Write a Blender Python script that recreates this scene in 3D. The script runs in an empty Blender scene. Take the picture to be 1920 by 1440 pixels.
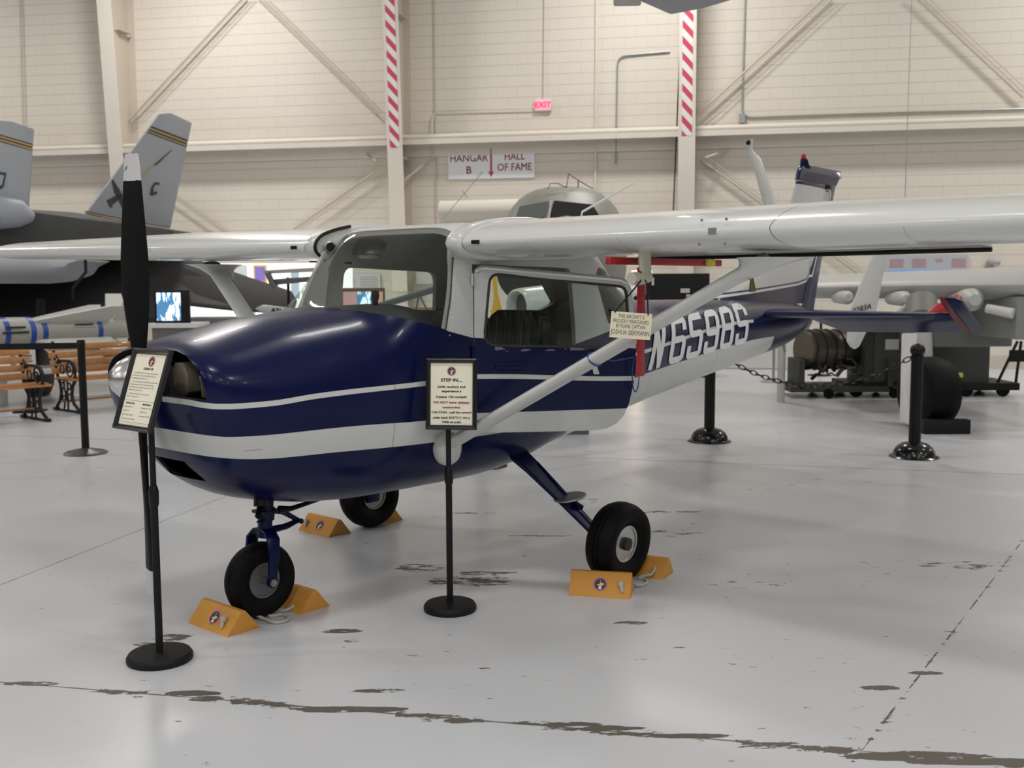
import bpy, bmesh, math, random
from mathutils import Vector, Matrix
PI = math.pi
R = math.radians
C = bpy.context.scene.collection
SC = bpy.context.scene
random.seed(4)

# ------------------------------------------------------------------ camera, world, lights, exposure
CAM_H, PITCH, ROLL, FPX = 1.578, 5.62, -0.22, 1941.0
cam = bpy.data.cameras.new('camera')
camo = bpy.data.objects.new('camera', cam)
C.objects.link(camo)
camo.matrix_world = Matrix.Translation((0, 0, CAM_H)) @ Matrix.Rotation(R(90 - PITCH), 4, 'X') @ Matrix.Rotation(R(ROLL), 4, 'Z')
cam.sensor_width = 36.0
cam.lens = FPX / 1920 * 36.0
cam.clip_end = 200
cam.dof.use_dof = True
cam.dof.focus_distance = 4.6
cam.dof.aperture_fstop = 4.0
SC.camera = camo
SC.view_settings.view_transform = 'Standard'
SC.view_settings.look = 'None'
SC.view_settings.gamma = 1
SC.view_settings.use_curve_mapping = False
SC.view_settings.exposure = 0.30
SC.cycles.use_denoising = True
SC.cycles.max_bounces = 6
SC.cycles.diffuse_bounces = 3
SC.cycles.glossy_bounces = 3
SC.cycles.use_adaptive_sampling = True
SC.cycles.adaptive_threshold = 0.06
SC.cycles.caustics_reflective = False
SC.cycles.caustics_refractive = False

W = bpy.data.worlds.new('world')
SC.world = W
W.use_nodes = True
W.node_tree.nodes['Background'].inputs[0].default_value = (0.9, 0.95, 1.0, 1)
W.node_tree.nodes['Background'].inputs[1].default_value = 0.35

WALL_A = R(-10.8)                       # the back wall runs along this direction
WU = Vector((math.cos(WALL_A), math.sin(WALL_A), 0))
WN = Vector((math.sin(WALL_A), -math.cos(WALL_A), 0))   # towards the room
WALL_D = 19.8

def wall(s, d, z):                      # s along the wall, d in front of it, z up
    p = -WN * WALL_D + WU * s + WN * d
    return Vector((p.x, p.y, z))

LAMP_W = 150
def lamp(x, y, z, sx, sy, w, col=(1.0, 0.975, 0.945), rz=0.0):
    l = bpy.data.lights.new('high_bay_light', 'AREA')
    l.shape = 'RECTANGLE'; l.size = sx; l.size_y = sy; l.energy = w; l.color = col
    o = bpy.data.objects.new('high_bay_light', l); C.objects.link(o)
    o.location = (x, y, z); o.rotation_euler = (0, 0, rz)
    return o
for i in range(-2, 3):
    for j in range(5):  # last row, behind the camera, is added to brighten surfaces facing it
        p = wall(i * 8.5 - 1.0, 3.0 + j * 7.6, 8.6)
        lamp(p.x, p.y, 8.6, 1.3, 0.6, LAMP_W * (1.25, 0.45, 0.85, 1.15, 1.1)[j], rz=WALL_A)

# ------------------------------------------------------------------ helpers
def ray(px, py):
    pi, ro = R(PITCH), R(ROLL)
    X, Y = px - 960, py - 720
    c, s = math.cos(ro), math.sin(ro)
    X, Y = X * c + Y * s, -X * s + Y * c
    u = -Y / FPX
    return Vector((X / FPX, math.cos(pi) + u * math.sin(pi), -math.sin(pi) + u * math.cos(pi)))
def at(px, py, Y):
    r = ray(px, py)
    return Vector((0, 0, CAM_H)) + r * (Y / r.y)
def on_floor(px, py, z=0.0):
    r = ray(px, py)
    return Vector((0, 0, CAM_H)) + r * ((z - CAM_H) / r.z)
def on_wall(px, py, d=0.0):
    r = ray(px, py); n = -WN
    k = (WALL_D - d - 0) / r.dot(n)
    return Vector((0, 0, CAM_H)) + r * k
def wall_s(px, py=400, d=0.0):
    return on_wall(px, py, d).dot(WU)

MATS = {}
def mat(name, col, rough=0.5, metal=0.0, bump=0.0, bscale=40, emit=0.0, coat=0.0, var=0.0, vscale=3.0, spec=0.5):
    if name in MATS: return MATS[name]
    m = bpy.data.materials.new(name); m.use_nodes = True
    nt = m.node_tree; b = nt.nodes['Principled BSDF']
    b.inputs['Base Color'].default_value = (*col, 1)
    b.inputs['Roughness'].default_value = rough
    b.inputs['Metallic'].default_value = metal
    b.inputs['Specular IOR Level'].default_value = spec
    if coat: b.inputs['Coat Weight'].default_value = coat; b.inputs['Coat Roughness'].default_value = 0.06
    if emit:
        b.inputs['Emission Color'].default_value = (*col, 1); b.inputs['Emission Strength'].default_value = emit
    if var or bump:
        tc = nt.nodes.new('ShaderNodeTexCoord')
        if var:
            nz = nt.nodes.new('ShaderNodeTexNoise'); nz.inputs['Scale'].default_value = vscale; nz.inputs['Detail'].default_value = 5
            nt.links.new(tc.outputs['Object'], nz.inputs['Vector'])
            mx = nt.nodes.new('ShaderNodeMix'); mx.data_type = 'RGBA'
            mx.inputs[6].default_value = (*[c * (1 - var) for c in col], 1); mx.inputs[7].default_value = (*[min(1, c * (1 + var)) for c in col], 1)
            nt.links.new(nz.outputs['Fac'], mx.inputs[0]); nt.links.new(mx.outputs[2], b.inputs['Base Color'])
        if bump:
            n2 = nt.nodes.new('ShaderNodeTexNoise'); n2.inputs['Scale'].default_value = bscale; n2.inputs['Detail'].default_value = 3
            nt.links.new(tc.outputs['Object'], n2.inputs['Vector'])
            bp = nt.nodes.new('ShaderNodeBump'); bp.inputs['Strength'].default_value = bump; bp.inputs['Distance'].default_value = 0.01
            nt.links.new(n2.outputs['Fac'], bp.inputs['Height']); nt.links.new(bp.outputs[0], b.inputs['Normal'])
    MATS[name] = m
    return m

class N:                                # tiny node-maths helper
    def __init__(s, m):
        m.use_nodes = True; s.nt = m.node_tree; s.b = s.nt.nodes['Principled BSDF']
    def new(s, t): return s.nt.nodes.new(t)
    def put(s, v, i):
        if isinstance(v, (int, float)): i.default_value = v
        elif isinstance(v, tuple): i.default_value = v
        else: s.nt.links.new(v, i)
    def math(s, op, a, b=0.0, c=None, clamp=False):
        n = s.new('ShaderNodeMath'); n.operation = op; n.use_clamp = clamp
        s.put(a, n.inputs[0]); s.put(b, n.inputs[1])
        if c is not None: s.put(c, n.inputs[2])
        return n.outputs[0]
    def gt(s, a, b): return s.math('GREATER_THAN', a, b)
    def lt(s, a, b): return s.math('LESS_THAN', a, b)
    def mul(s, a, b): return s.math('MULTIPLY', a, b)
    def add(s, a, b): return s.math('ADD', a, b)
    def sub(s, a, b): return s.math('SUBTRACT', a, b)
    def mx(s, a, b): return s.math('MAXIMUM', a, b)
    def mn(s, a, b): return s.math('MINIMUM', a, b)
    def absd(s, a, b): return s.math('ABSOLUTE', s.sub(a, b))
    def coord(s, kind='Object'):
        t = s.new('ShaderNodeTexCoord'); x = s.new('ShaderNodeSeparateXYZ')
        s.nt.links.new(t.outputs[kind], x.inputs[0]); s.tc = t.outputs[kind]
        return x.outputs[0], x.outputs[1], x.outputs[2]
    def mix(s, f, a, b):
        n = s.new('ShaderNodeMix'); n.data_type = 'RGBA'
        s.put(f, n.inputs[0]); s.put(a, n.inputs[6]); s.put(b, n.inputs[7]); return n.outputs[2]
    def noise(s, scale, detail=4, vec=None, rough=0.5, out='Fac'):
        n = s.new('ShaderNodeTexNoise'); n.inputs['Scale'].default_value = scale; n.inputs['Detail'].default_value = detail
        n.inputs['Roughness'].default_value = rough
        s.nt.links.new(vec or s.tc, n.inputs['Vector']); return n.outputs[out]
    def mapping(s, scale=(1, 1, 1), rot=(0, 0, 0), loc=(0, 0, 0), vec=None):
        n = s.new('ShaderNodeMapping'); n.inputs['Scale'].default_value = scale; n.inputs['Rotation'].default_value = rot
        n.inputs['Location'].default_value = loc; s.nt.links.new(vec or s.tc, n.inputs['Vector']); return n.outputs[0]
    def curve(s, x, pts, xs=7.0, ys=3.0, kind='VECTOR'):
        n = s.new('ShaderNodeFloatCurve'); c = n.mapping.curves[0]
        pts = [(p[0] / xs, p[1] / ys) for p in pts]
        if pts[0][0] > 0: pts = [(0, pts[0][1])] + pts
        if pts[-1][0] < 1: pts = pts + [(1, pts[-1][1])]
        while len(c.points) < len(pts): c.points.new(0.5, 0.5)
        for p, q in zip(c.points, pts): p.location = q; p.handle_type = kind
        n.mapping.update()
        s.put(s.math('DIVIDE', x, xs), n.inputs['Value'])
        return s.mul(n.outputs[0], ys)
    def bump(s, h, strength=0.3, dist=0.01):
        n = s.new('ShaderNodeBump'); n.inputs['Strength'].default_value = strength; n.inputs['Distance'].default_value = dist
        s.put(h, n.inputs['Height']); s.nt.links.new(n.outputs[0], s.b.inputs['Normal'])

def props(o, label=None, cat=None, group=None, kind=None):
    if label: o['label'] = label
    if cat: o['category'] = cat
    if group: o['group'] = group
    if kind: o['kind'] = kind
    return o
def thing(name, label, cat, loc=(0, 0, 0), rz=0.0, group=None):
    o = bpy.data.objects.new(name, None); C.objects.link(o)
    o.location = loc; o.rotation_euler = (0, 0, rz); o.empty_display_size = 0.1
    return props(o, label, cat, group)

class MB:
    def __init__(s): s.v = []; s.f = []; s.m = []; s.cur = 0
    def add(s, vs, fs, M=None):
        k = len(s.v)
        s.v += [tuple(M @ Vector(v)) if M else tuple(v) for v in vs]
        s.f += [tuple(i + k for i in f) for f in fs]; s.m += [s.cur] * len(fs)
        return s
    def box(s, c, d, rot=None, M=None):
        x, y, z = d[0] / 2, d[1] / 2, d[2] / 2
        vs = [Vector((a * x, b * y, e * z)) for a in (-1, 1) for b in (-1, 1) for e in (-1, 1)]
        if rot is not None: vs = [rot @ v for v in vs]
        vs = [v + Vector(c) for v in vs]
        return s.add(vs, [(0, 1, 3, 2), (4, 6, 7, 5), (0, 4, 5, 1), (2, 3, 7, 6), (0, 2, 6, 4), (1, 5, 7, 3)], M)
    def rings(s, rs, cap=True, closed=True, M=None, wrap=False):
        n = len(rs[0]); vs = [p for r in rs for p in r]; fs = []
        m = len(rs)
        for i in range(m if wrap else m - 1):
            a, b = i * n, ((i + 1) % m) * n
            for j in range(n if closed else n - 1):
                k = (j + 1) % n
                fs.append((a + j, a + k, b + k, b + j))
        if cap and closed and not wrap:
            fs.append(tuple(range(n - 1, -1, -1))); fs.append(tuple((m - 1) * n + j for j in range(n)))
        return s.add(vs, fs, M)
    def tube(s, path, r, seg=10, M=None, cap=True, flat=1.0, wrap=False):
        path = [Vector(p) for p in path]; rs = []; up = None
        for i, p in enumerate(path):
            if wrap: t = path[(i + 1) % len(path)] - path[i - 1]
            else: t = (path[min(i + 1, len(path) - 1)] - path[max(i - 1, 0)])
            t = t.normalized()
            if up is None:
                up = Vector((0, 0, 1)) if abs(t.z) < 0.9 else Vector((1, 0, 0))
            u = up - t * up.dot(t)
            if u.length < 1e-4: u = Vector((1, 0, 0)) - t * t.x
            u.normalize(); up = u; w = t.cross(u)
            rr = r[i] if isinstance(r, (list, tuple)) else r
            rs.append([p + w * (math.cos(2 * PI * k / seg) * rr) + u * (math.sin(2 * PI * k / seg) * rr * flat) for k in range(seg)])
        return s.rings(rs, cap=cap, M=M, wrap=wrap)
    def lathe(s, prof, seg=32, M=None, cap=True):      # profile of (radius, z) about Z
        rs = [[Vector((max(r, 1e-4) * math.cos(2 * PI * k / seg), max(r, 1e-4) * math.sin(2 * PI * k / seg), z)) for k in range(seg)] for r, z in prof]
        return s.rings(rs, cap=cap, M=M)
    def prism(s, poly, a, b, axis='Y', M=None):        # poly in the two other axes
        def P(p, t):
            if axis == 'Y': return (p[0], t, p[1])
            if axis == 'X': return (t, p[0], p[1])
            return (p[0], p[1], t)
        return s.rings([[Vector(P(p, a)) for p in poly], [Vector(P(p, b)) for p in poly]], M=M)
    def build(s, name, mats, parent=None, smooth=40, bevel=0.0):
        me = bpy.data.meshes.new(name); me.from_pydata(s.v, [], s.f)
        if not isinstance(mats, (list, tuple)): mats = [mats]
        for m in mats: me.materials.append(m)
        me.polygons.foreach_set('material_index', s.m)
        bm = bmesh.new(); bm.from_mesh(me)
        bmesh.ops.recalc_face_normals(bm, faces=bm.faces)
        if bevel:
            es = [e for e in bm.edges if len(e.link_faces) == 2 and e.calc_face_angle(0) > R(30)]
            bmesh.ops.bevel(bm, geom=es, offset=bevel, segments=2, profile=0.6, affect='EDGES')
        bm.to_mesh(me); bm.free()
        if smooth:
            me.polygons.foreach_set('use_smooth', [True] * len(me.polygons)); me.set_sharp_from_angle(angle=R(smooth))
        o = bpy.data.objects.new(name, me); C.objects.link(o)
        if parent: o.parent = parent
        return o

def dup(root, loc=None, rz=None, label=None, parent=None):
    c = root.copy(); C.objects.link(c)
    if parent: c.parent = parent
    if loc is not None: c.location = loc
    if rz is not None: c.rotation_euler = (0, 0, rz)
    if label: c['label'] = label
    for ch in list(root.children): dup(ch, parent=c)
    return c

_fontm = {}
def text_geo(txt, size, align='CENTER', bold=0.0, sx=1.0, shear=0.0):
    cu = bpy.data.curves.new('t', 'FONT'); cu.body = txt; cu.size = size; cu.align_x = align; cu.offset = bold; cu.shear = shear
    cu.resolution_u = 2
    o = bpy.data.objects.new('t', cu); C.objects.link(o)
    dg = bpy.context.evaluated_depsgraph_get()
    me = bpy.data.meshes.new_from_object(o.evaluated_get(dg))
    vs = [(v.co.x * sx, v.co.y, 0) for v in me.vertices]; fs = [tuple(p.vertices) for p in me.polygons]
    bpy.data.objects.remove(o); bpy.data.curves.remove(cu); bpy.data.meshes.remove(me)
    return vs, fs
def put_text(mb, txt, x, y, size, z=0.0, align='CENTER', bold=0.0, sx=1.0, shear=0.0, M=None):
    vs, fs = text_geo(txt, size, align, 0.0, sx, shear)
    for dx, dy in ([(0, 0)] if not bold else [(bold, bold * .6), (-bold, -bold * .6), (bold, -bold * .6), (-bold, bold * .6)]):
        mb.add([(v[0] + x + dx, v[1] + y + dy, z) for v in vs], fs, M)
def face_mat(o, right, up):            # matrix with X=right, Y=up, Z=towards viewer, origin o
    r = Vector(right).normalized(); u = Vector(up); u = (u - r * u.dot(r)).normalized(); n = r.cross(u)
    m = Matrix((r, u, n)).transposed().to_4x4(); m.translation = Vector(o); return m

def boolean(o, cut, op='DIFFERENCE', keep=False):
    md = o.modifiers.new('b', 'BOOLEAN'); md.object = cut; md.operation = op; md.solver = 'EXACT'; md.material_mode = 'TRANSFER'
    dg = bpy.context.evaluated_depsgraph_get()
    me = bpy.data.meshes.new_from_object(o.evaluated_get(dg))
    o.modifiers.clear(); old = o.data; o.data = me; bpy.data.meshes.remove(old)
    if not keep: bpy.data.objects.remove(cut)
    me.polygons.foreach_set('use_smooth', [True] * len(me.polygons)); me.set_sharp_from_angle(angle=R(32))
    return o
def clone_mesh(o, name):
    c = o.copy(); c.data = o.data.copy(); c.name = name; C.objects.link(c); return c

# ------------------------------------------------------------------ materials
WHITE = (0.66, 0.67, 0.645); BLUE = (0.0013, 0.0052, 0.050); BLACK = (0.012, 0.012, 0.013)
M_white = mat('white_aircraft_paint', WHITE, 0.28, coat=0.4, bump=0.05, bscale=6)
M_blue = mat('dark_blue_aircraft_paint', BLUE, 0.28, coat=0.10, bump=0.06, bscale=5, spec=.22)
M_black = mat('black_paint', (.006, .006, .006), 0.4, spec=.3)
M_blackm = mat('matt_black', (0.006, 0.006, 0.0065), 0.55, bump=0.1, bscale=200, spec=.3)
M_rubber = mat('tyre_rubber', (0.003, 0.003, 0.0033), 0.6, bump=0.15, bscale=60, var=0.4, vscale=20, spec=.16)
M_steel = mat('dull_steel', (0.35, 0.35, 0.34), 0.4, 0.9)
M_alu = mat('aluminium', (0.6, 0.6, 0.6), 0.28, 1.0, bump=0.05, bscale=30)
M_chrome = mat('polished_metal', (0.8, 0.8, 0.8), 0.12, 1.0)
M_seal = mat('rubber_seal', (0.05, 0.045, 0.035), 0.7)
M_trim = mat('cabin_lining', (0.42, 0.41, 0.37), 0.75, bump=0.1, bscale=25)
M_seat = bpy.data.materials.new('black_vinyl_grey_piping'); n = N(M_seat); x, y, z = n.coord()
pf = n.math('FRACT', n.add(n.mul(n.math('ABSOLUTE', n.sub(n.math('ABSOLUTE', y), .245)), 1 / .0614), .5))
n.put(n.mix(n.mul(n.lt(n.absd(pf, .5), .06), n.gt(z, .95)), (.004, .004, .004, 1), (.10, .10, .095, 1)), n.b.inputs['Base Color']); n.b.inputs['Roughness'].default_value = .42; n.b.inputs['Specular IOR Level'].default_value = .3
M_red = mat('red_paint', (0.42, 0.012, 0.02), 0.4)
M_paper = mat('cream_paper', (0.93, 0.88, 0.70), 0.6)
M_ink = mat('black_ink', (0.03, 0.03, 0.025), 0.7)
M_inkred = mat('red_ink', (0.42, 0.06, 0.045), 0.7)
M_navyink = mat('navy_ink', (0.03, 0.035, 0.12), 0.6)
M_whiteink = mat('white_ink', (0.85, 0.85, 0.82), 0.6)
M_yellowink = mat('yellow_ink', (0.75, 0.65, 0.08), 0.6)
M_rope = mat('white_rope', (0.62, 0.60, 0.54), 0.9, bump=0.8, bscale=160)
M_bluerope = mat('blue_cord', (0.01, 0.06, 0.28), 0.7)
M_grey = mat('light_grey_jet_paint', (0.36, 0.38, 0.41), 0.5, var=0.12, vscale=1.5)
M_greyd = mat('dark_grey_jet_paint', (0.12, 0.125, 0.135), 0.55, var=0.15, vscale=1.5)
M_greyb = mat('gull_grey_paint', (0.52, 0.52, 0.49), 0.42, var=0.06)
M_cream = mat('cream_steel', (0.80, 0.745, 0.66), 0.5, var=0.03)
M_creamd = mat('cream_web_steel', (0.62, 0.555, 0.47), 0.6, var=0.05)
M_iron = mat('cast_iron', (0.014, 0.014, 0.015), 0.4, 0.3)
M_galv = mat('galvanised_conduit', (0.42, 0.44, 0.44), 0.4, 0.7)
M_missile = mat('missile_grey', (0.40, 0.395, 0.355), 0.5)
M_bluepaint = mat('blue_band', (0.02, 0.07, 0.36), 0.4)
M_offwhite = mat('off_white', (0.70, 0.69, 0.66), 0.5)
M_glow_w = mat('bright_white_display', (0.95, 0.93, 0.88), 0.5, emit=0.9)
M_olive = mat('dark_olive', (0.045, 0.05, 0.042), 0.6)

def glass_mat(name, tint=(0.92, 0.95, 0.93), alpha=0.86):
    m = bpy.data.materials.new(name); m.use_nodes = True; nt = m.node_tree
    nt.nodes.clear()
    out = nt.nodes.new('ShaderNodeOutputMaterial'); mix = nt.nodes.new('ShaderNodeMixShader')
    tr = nt.nodes.new('ShaderNodeBsdfTransparent'); gl = nt.nodes.new('ShaderNodeBsdfGlossy'); fr = nt.nodes.new('ShaderNodeFresnel')
    tr.inputs[0].default_value = (*tint, 1); gl.inputs['Roughness'].default_value = 0.03; fr.inputs[0].default_value = 1.45
    ge = nt.nodes.new('ShaderNodeNewGeometry'); mu = nt.nodes.new('ShaderNodeMath'); mu.operation = 'MULTIPLY'; iv = nt.nodes.new('ShaderNodeMath'); iv.operation = 'SUBTRACT'; iv.inputs[0].default_value = 1.0
    nt.links.new(ge.outputs['Backfacing'], iv.inputs[1]); nt.links.new(fr.outputs[0], mu.inputs[0]); nt.links.new(iv.outputs[0], mu.inputs[1])
    nt.links.new(mu.outputs[0], mix.inputs[0]); nt.links.new(tr.outputs[0], mix.inputs[1]); nt.links.new(gl.outputs[0], mix.inputs[2])
    nt.links.new(mix.outputs[0], out.inputs[0]); return m
M_glass = glass_mat('perspex')

# ------------------------------------------------------------------ the hangar shell
def wall_material():
    m = bpy.data.materials.new('painted_block_wall'); n = N(m)
    x, y, z = n.coord()
    cv = n.new('ShaderNodeCombineXYZ'); n.put(x, cv.inputs[0]); n.put(z, cv.inputs[1])
    br = n.new('ShaderNodeTexBrick'); n.nt.links.new(cv.outputs[0], br.inputs['Vector'])
    br.inputs['Scale'].default_value = 1.0; br.inputs['Brick Width'].default_value = 0.406; br.inputs['Row Height'].default_value = 0.203
    br.inputs['Mortar Size'].default_value = 0.007; br.inputs['Mortar Smooth'].default_value = 0.6
    br.inputs['Color1'].default_value = (0.80, 0.735, 0.65, 1); br.inputs['Color2'].default_value = (0.79, 0.725, 0.64, 1)
    br.inputs['Mortar'].default_value = (0.70, 0.64, 0.56, 1)
    # bed joints read stronger than head joints
    fz = n.math('PINGPONG', z, 0.1015)
    bed = n.lt(fz, 0.008)
    col = n.mix(n.mul(bed, 0.42), br.outputs['Color'], (0.48, 0.43, 0.37, 1))
    n.put(n.mix(n.mul(n.noise(0.6, 3), 0.12), col, (0.74, 0.69, 0.57, 1)), n.b.inputs['Base Color'])
    n.b.inputs['Roughness'].default_value = 0.62
    n.bump(n.math('ADD', n.mul(br.outputs['Fac'], -0.25), n.mul(n.noise(60, 3), 0.12)), 0.35, 0.006)
    return m
M_wall = wall_material()

def floor_material():
    m = bpy.data.materials.new('painted_concrete_floor'); n = N(m)
    x, y, z = n.coord()
    def line(p, q):                     # signed distance field to the line through p and q
        d = Vector((q[0] - p[0], q[1] - p[1])).normalized(); nx, ny = -d.y, d.x
        return n.math('ABSOLUTE', n.add(n.add(n.mul(x, nx), n.mul(y, ny)), -(nx * p[0] + ny * p[1])))
    LA = line((-2.044, 3.989), (1.672, 3.252)); LB = line((-2.701, 5.325), (-2.13, 7.597))
    LC = line((3.137, 6.225), (1.155, 3.325)); LD = line((-5.375, 10.76), (-3.773, 10.352))
    wob = n.mul(n.sub(n.noise(9, 5), 0.5), 0.012)
    ljA = n.lt(n.add(LA, wob), 0.0045); ljB = n.lt(n.add(LB, n.mul(wob, 0.5)), 0.0035)
    ljC = n.mul(n.lt(n.add(LC, wob), 0.003), n.gt(n.noise(7, 2), 0.47))
    ljD = n.lt(LD, 0.006)
    # chips: thresholded noise, stretched along the room, denser along the near joint and in a few worn spots
    v = n.mapping(scale=(7.0, 23, 1), rot=(0, 0, R(9)))
    cn = n.add(n.noise(1.0, 10, v, 0.70), n.mul(n.sub(n.noise(55, 4, n.mapping(scale=(1, 1.6, 1))), 0.5), 0.16))
    v2 = n.mapping(scale=(1, 1, 1), loc=(3.1, 1.7, 0)); big = n.noise(1.3, 2, v2)
    nearA = n.math('MAXIMUM', n.sub(1.0, n.math('DIVIDE', LA, 0.055)), 0.0)
    strong = n.mul(nearA, n.mul(n.math('GREATER_THAN', n.noise(2.6, 3, n.mapping(loc=(5.3, 0, 0))), 0.46), 0.22))
    nearC = n.mul(n.math('MAXIMUM', n.sub(1.0, n.math('DIVIDE', LC, 0.02)), 0.0), 0.10)
    spots = [(790, 1065, .16, .10, .17), (880, 1090, .28, .12, .17), (915, 1075, .20, .05, .16), (640, 1183, .12, .035, .24), (1180, 1168, .10, .03, .23),
             (715, 1295, .12, .025, .22), (1650, 1290, .09, .03, .24), (1735, 1262, .08, .03, .24), (660, 1202, .05, .02, .2), (270, 1208, .06, .03, .2), (320, 1195, .10, .05, .2),
             (640, 1330, .22, .035, .28), (700, 1330, .15, .03, .28), (1290, 1380, .18, .025, .26), (1000, 1355, .10, .02, .22), (60, 1282, .14, .03, .24), (360, 1300, .12, .035, .24), (385, 1310, .08, .03, .24),
             (1060, 1358, .15, .025, .26), (1150, 1365, .14, .025, .26), (1480, 1400, .2, .02, .2), (1720, 1418, .3, .04, .27), (1850, 1428, .3, .03, .27),
             (1240, 1000, .3, .1, .10), (1400, 1095, .3, .12, .08), (1010, 1005, .25, .03, .16), (890, 962, .2, .03, .15), (1100, 940, .4, .12, .10), (1250, 960, .3, .05, .16), (1690, 980, .2, .03, .12), (1800, 1060, .3, .1, .09), (1480, 1240, .3, .1, .05)]
    acc = strong
    acc = n.mx(acc, nearC)
    for px, py, rx, ry, k in spots:
        p = on_floor(px, py)
        dx = n.math('DIVIDE', n.sub(x, p.x), rx); dy = n.math('DIVIDE', n.sub(y, p.y), ry)
        f = n.math('MAXIMUM', n.sub(1.0, n.add(n.mul(dx, dx), n.mul(dy, dy))), 0.0)
        acc = n.mx(acc, n.mul(n.math('MINIMUM', n.mul(f, 2.0), 1.0), k))
    chip = n.gt(n.add(cn, n.add(acc, n.mul(n.sub(big, 0.5), 0.20))), 0.665)
    v3 = n.mapping(scale=(1, 1, 1)); sp = n.noise(30, 2, v3); speck = n.gt(n.add(sp, n.mul(n.sub(n.noise(2.1, 2), .5), .25)), 0.785)
    dark = n.mx(chip, n.mx(n.mx(ljA, ljB), n.mx(ljC, ljD)))
    base = n.mix(n.noise(1.6, 5), (0.60, 0.615, 0.645, 1), (0.66, 0.665, 0.68, 1))
    n.put(n.mix(dark, base, (0.115, 0.10, 0.082, 1)), n.b.inputs['Base Color'])
    n.put(n.add(n.add(0.262, n.mul(n.noise(3.5, 5), 0.08)), n.mul(dark, 0.3)), n.b.inputs['Roughness'])
    n.b.inputs['Specular IOR Level'].default_value = 0.55
    n.bump(n.add(n.mul(dark, -0.5), n.add(n.mul(n.noise(2.2, 3), 0.5), n.mul(n.noise(25, 3), 0.05))), 0.12, 0.01)
    return m
M_floor = floor_material()

def struct(name, mb, m, **k):
    o = mb.build(name, m, smooth=0, **k); o['kind'] = 'structure'; return o

fl = struct('floor', MB().box((0, 4, -0.1), (64, 60, 0.2)), M_floor)
wb = MB().box((0, 0.15, 4.6), (60, 0.3, 9.6)).build('wall_back', M_wall, smooth=0); wb['kind'] = 'structure'
wb.location = wall(0, 0, 0); wb.rotation_euler = (0, 0, WALL_A)
struct('ceiling', MB().box((0, 4, 9.5), (64, 60, 0.2)), M_offwhite)
struct('wall_front', MB().box((0, -22, 4.6), (60, 0.3, 9.6)), mat('darkened_far_wall_paint', (0.22, 0.21, 0.20), 0.7))  # unseen walls darkened in colour to stand for the dim hangar depth
struct('wall_left', MB().box((-26, 2, 4.6), (0.3, 56, 9.6)), mat('darkened_side_wall_paint', (0.30, 0.29, 0.27), 0.7))
struct('wall_right', MB().box((27, 2, 4.6), (0.3, 56, 9.6)), MATS['darkened_side_wall_paint'])

def on_wall_obj(mb, name, m, label=None, cat=None, group=None, parent=None, smooth=40):
    o = mb.build(name, m, parent, smooth=smooth)
    if label: props(o, label, cat, group)
    return o
MW = Matrix.Translation(wall(0, 0, 0)) @ Matrix.Rotation(WALL_A, 4, 'Z')      # wall-local: x along, -y towards the room, z up
def wl(px, py, d=0.0):
    p = on_wall(px, py, d); return (p.dot(WU), p.z)

bm_ = MB().box((0, -0.02, 0.12), (60, 0.04, 0.24), M=MW)
o = bm_.build('baseboard_back', M_creamd, smooth=0); o['kind'] = 'structure'

# tapered frame columns
M_stripe = bpy.data.materials.new('red_white_hazard_stripe')
n = N(M_stripe); x, y, z = n.coord()
sgn = n.math('MULTIPLY', x, 1.0)
st = n.math('FRACT', n.math('DIVIDE', n.add(z, n.mul(x, 1.1)), 0.27))
n.put(n.mix(n.lt(st, 0.48), (0.86, 0.84, 0.82, 1), (0.62, 0.07, 0.13, 1)), n.b.inputs['Base Color']); n.b.inputs['Roughness'].default_value = 0.5
col_s = [wall_s(245, 200), wall_s(757, 200), wall_s(1290, 200), wall_s(1290, 200) + 6.05, wall_s(245, 200) - 6.05]
def column(i, s, zone, stripe):
    t = thing('frame_column', zone, 'column', wall(s, 0, 0), WALL_A, 'tapered steel columns along the block wall')
    zt, zb = 9.3, 0.0
    f0, f1 = 0.32, 0.98                 # web depth at the floor and at the top
    b = MB(); w = 0.30
    b.rings([[Vector((-.008, -0.01, zb)), Vector((.008, -0.01, zb)), Vector((.008, -f0, zb)), Vector((-.008, -f0, zb))],
             [Vector((-.008, -0.01, zt)), Vector((.008, -0.01, zt)), Vector((.008, -f1, zt)), Vector((-.008, -f1, zt))]])
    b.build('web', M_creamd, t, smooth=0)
    b = MB()
    b.rings([[Vector((sx * w / 2, y0 - o_, z0)) for sx, o_ in ((-1, 0), (1, 0), (1, .016), (-1, .016))] for y0, z0 in ((-f0, zb), (-f1, zt))])
    b.build('front_flange', M_cream, t, smooth=0)
    MB().box((0, -0.012, 4.65), (w, 0.02, 9.3)).build('back_flange', M_creamd, t, smooth=0)
    b = MB()
    for zz in (1.4, 3.95, 6.6): b.box((0, -0.3, zz), (w * .9, 0.4, 0.014))
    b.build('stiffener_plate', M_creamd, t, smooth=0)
    if stripe:
        z0 = stripe; k0 = f0 + (f1 - f0) * z0 / zt; b = MB()
        b.rings([[Vector((sx * .092 + .0, y0 - o_, z_)) for sx, o_ in ((-1, .018), (1, .018), (1, .022), (-1, .022))] for y0, z_ in ((-k0, z0), (-f1, zt))])
        b.build('hazard_stripe', M_stripe, t, smooth=0)
    return t
column(0, col_s[0], 'cream steel column left of the grey jet tails', 0)
column(1, col_s[1], 'cream steel column with red stripes left of the hangar sign', 4.12)
column(2, col_s[2], 'cream steel column with red stripes right of the exit light', 4.18)

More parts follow.
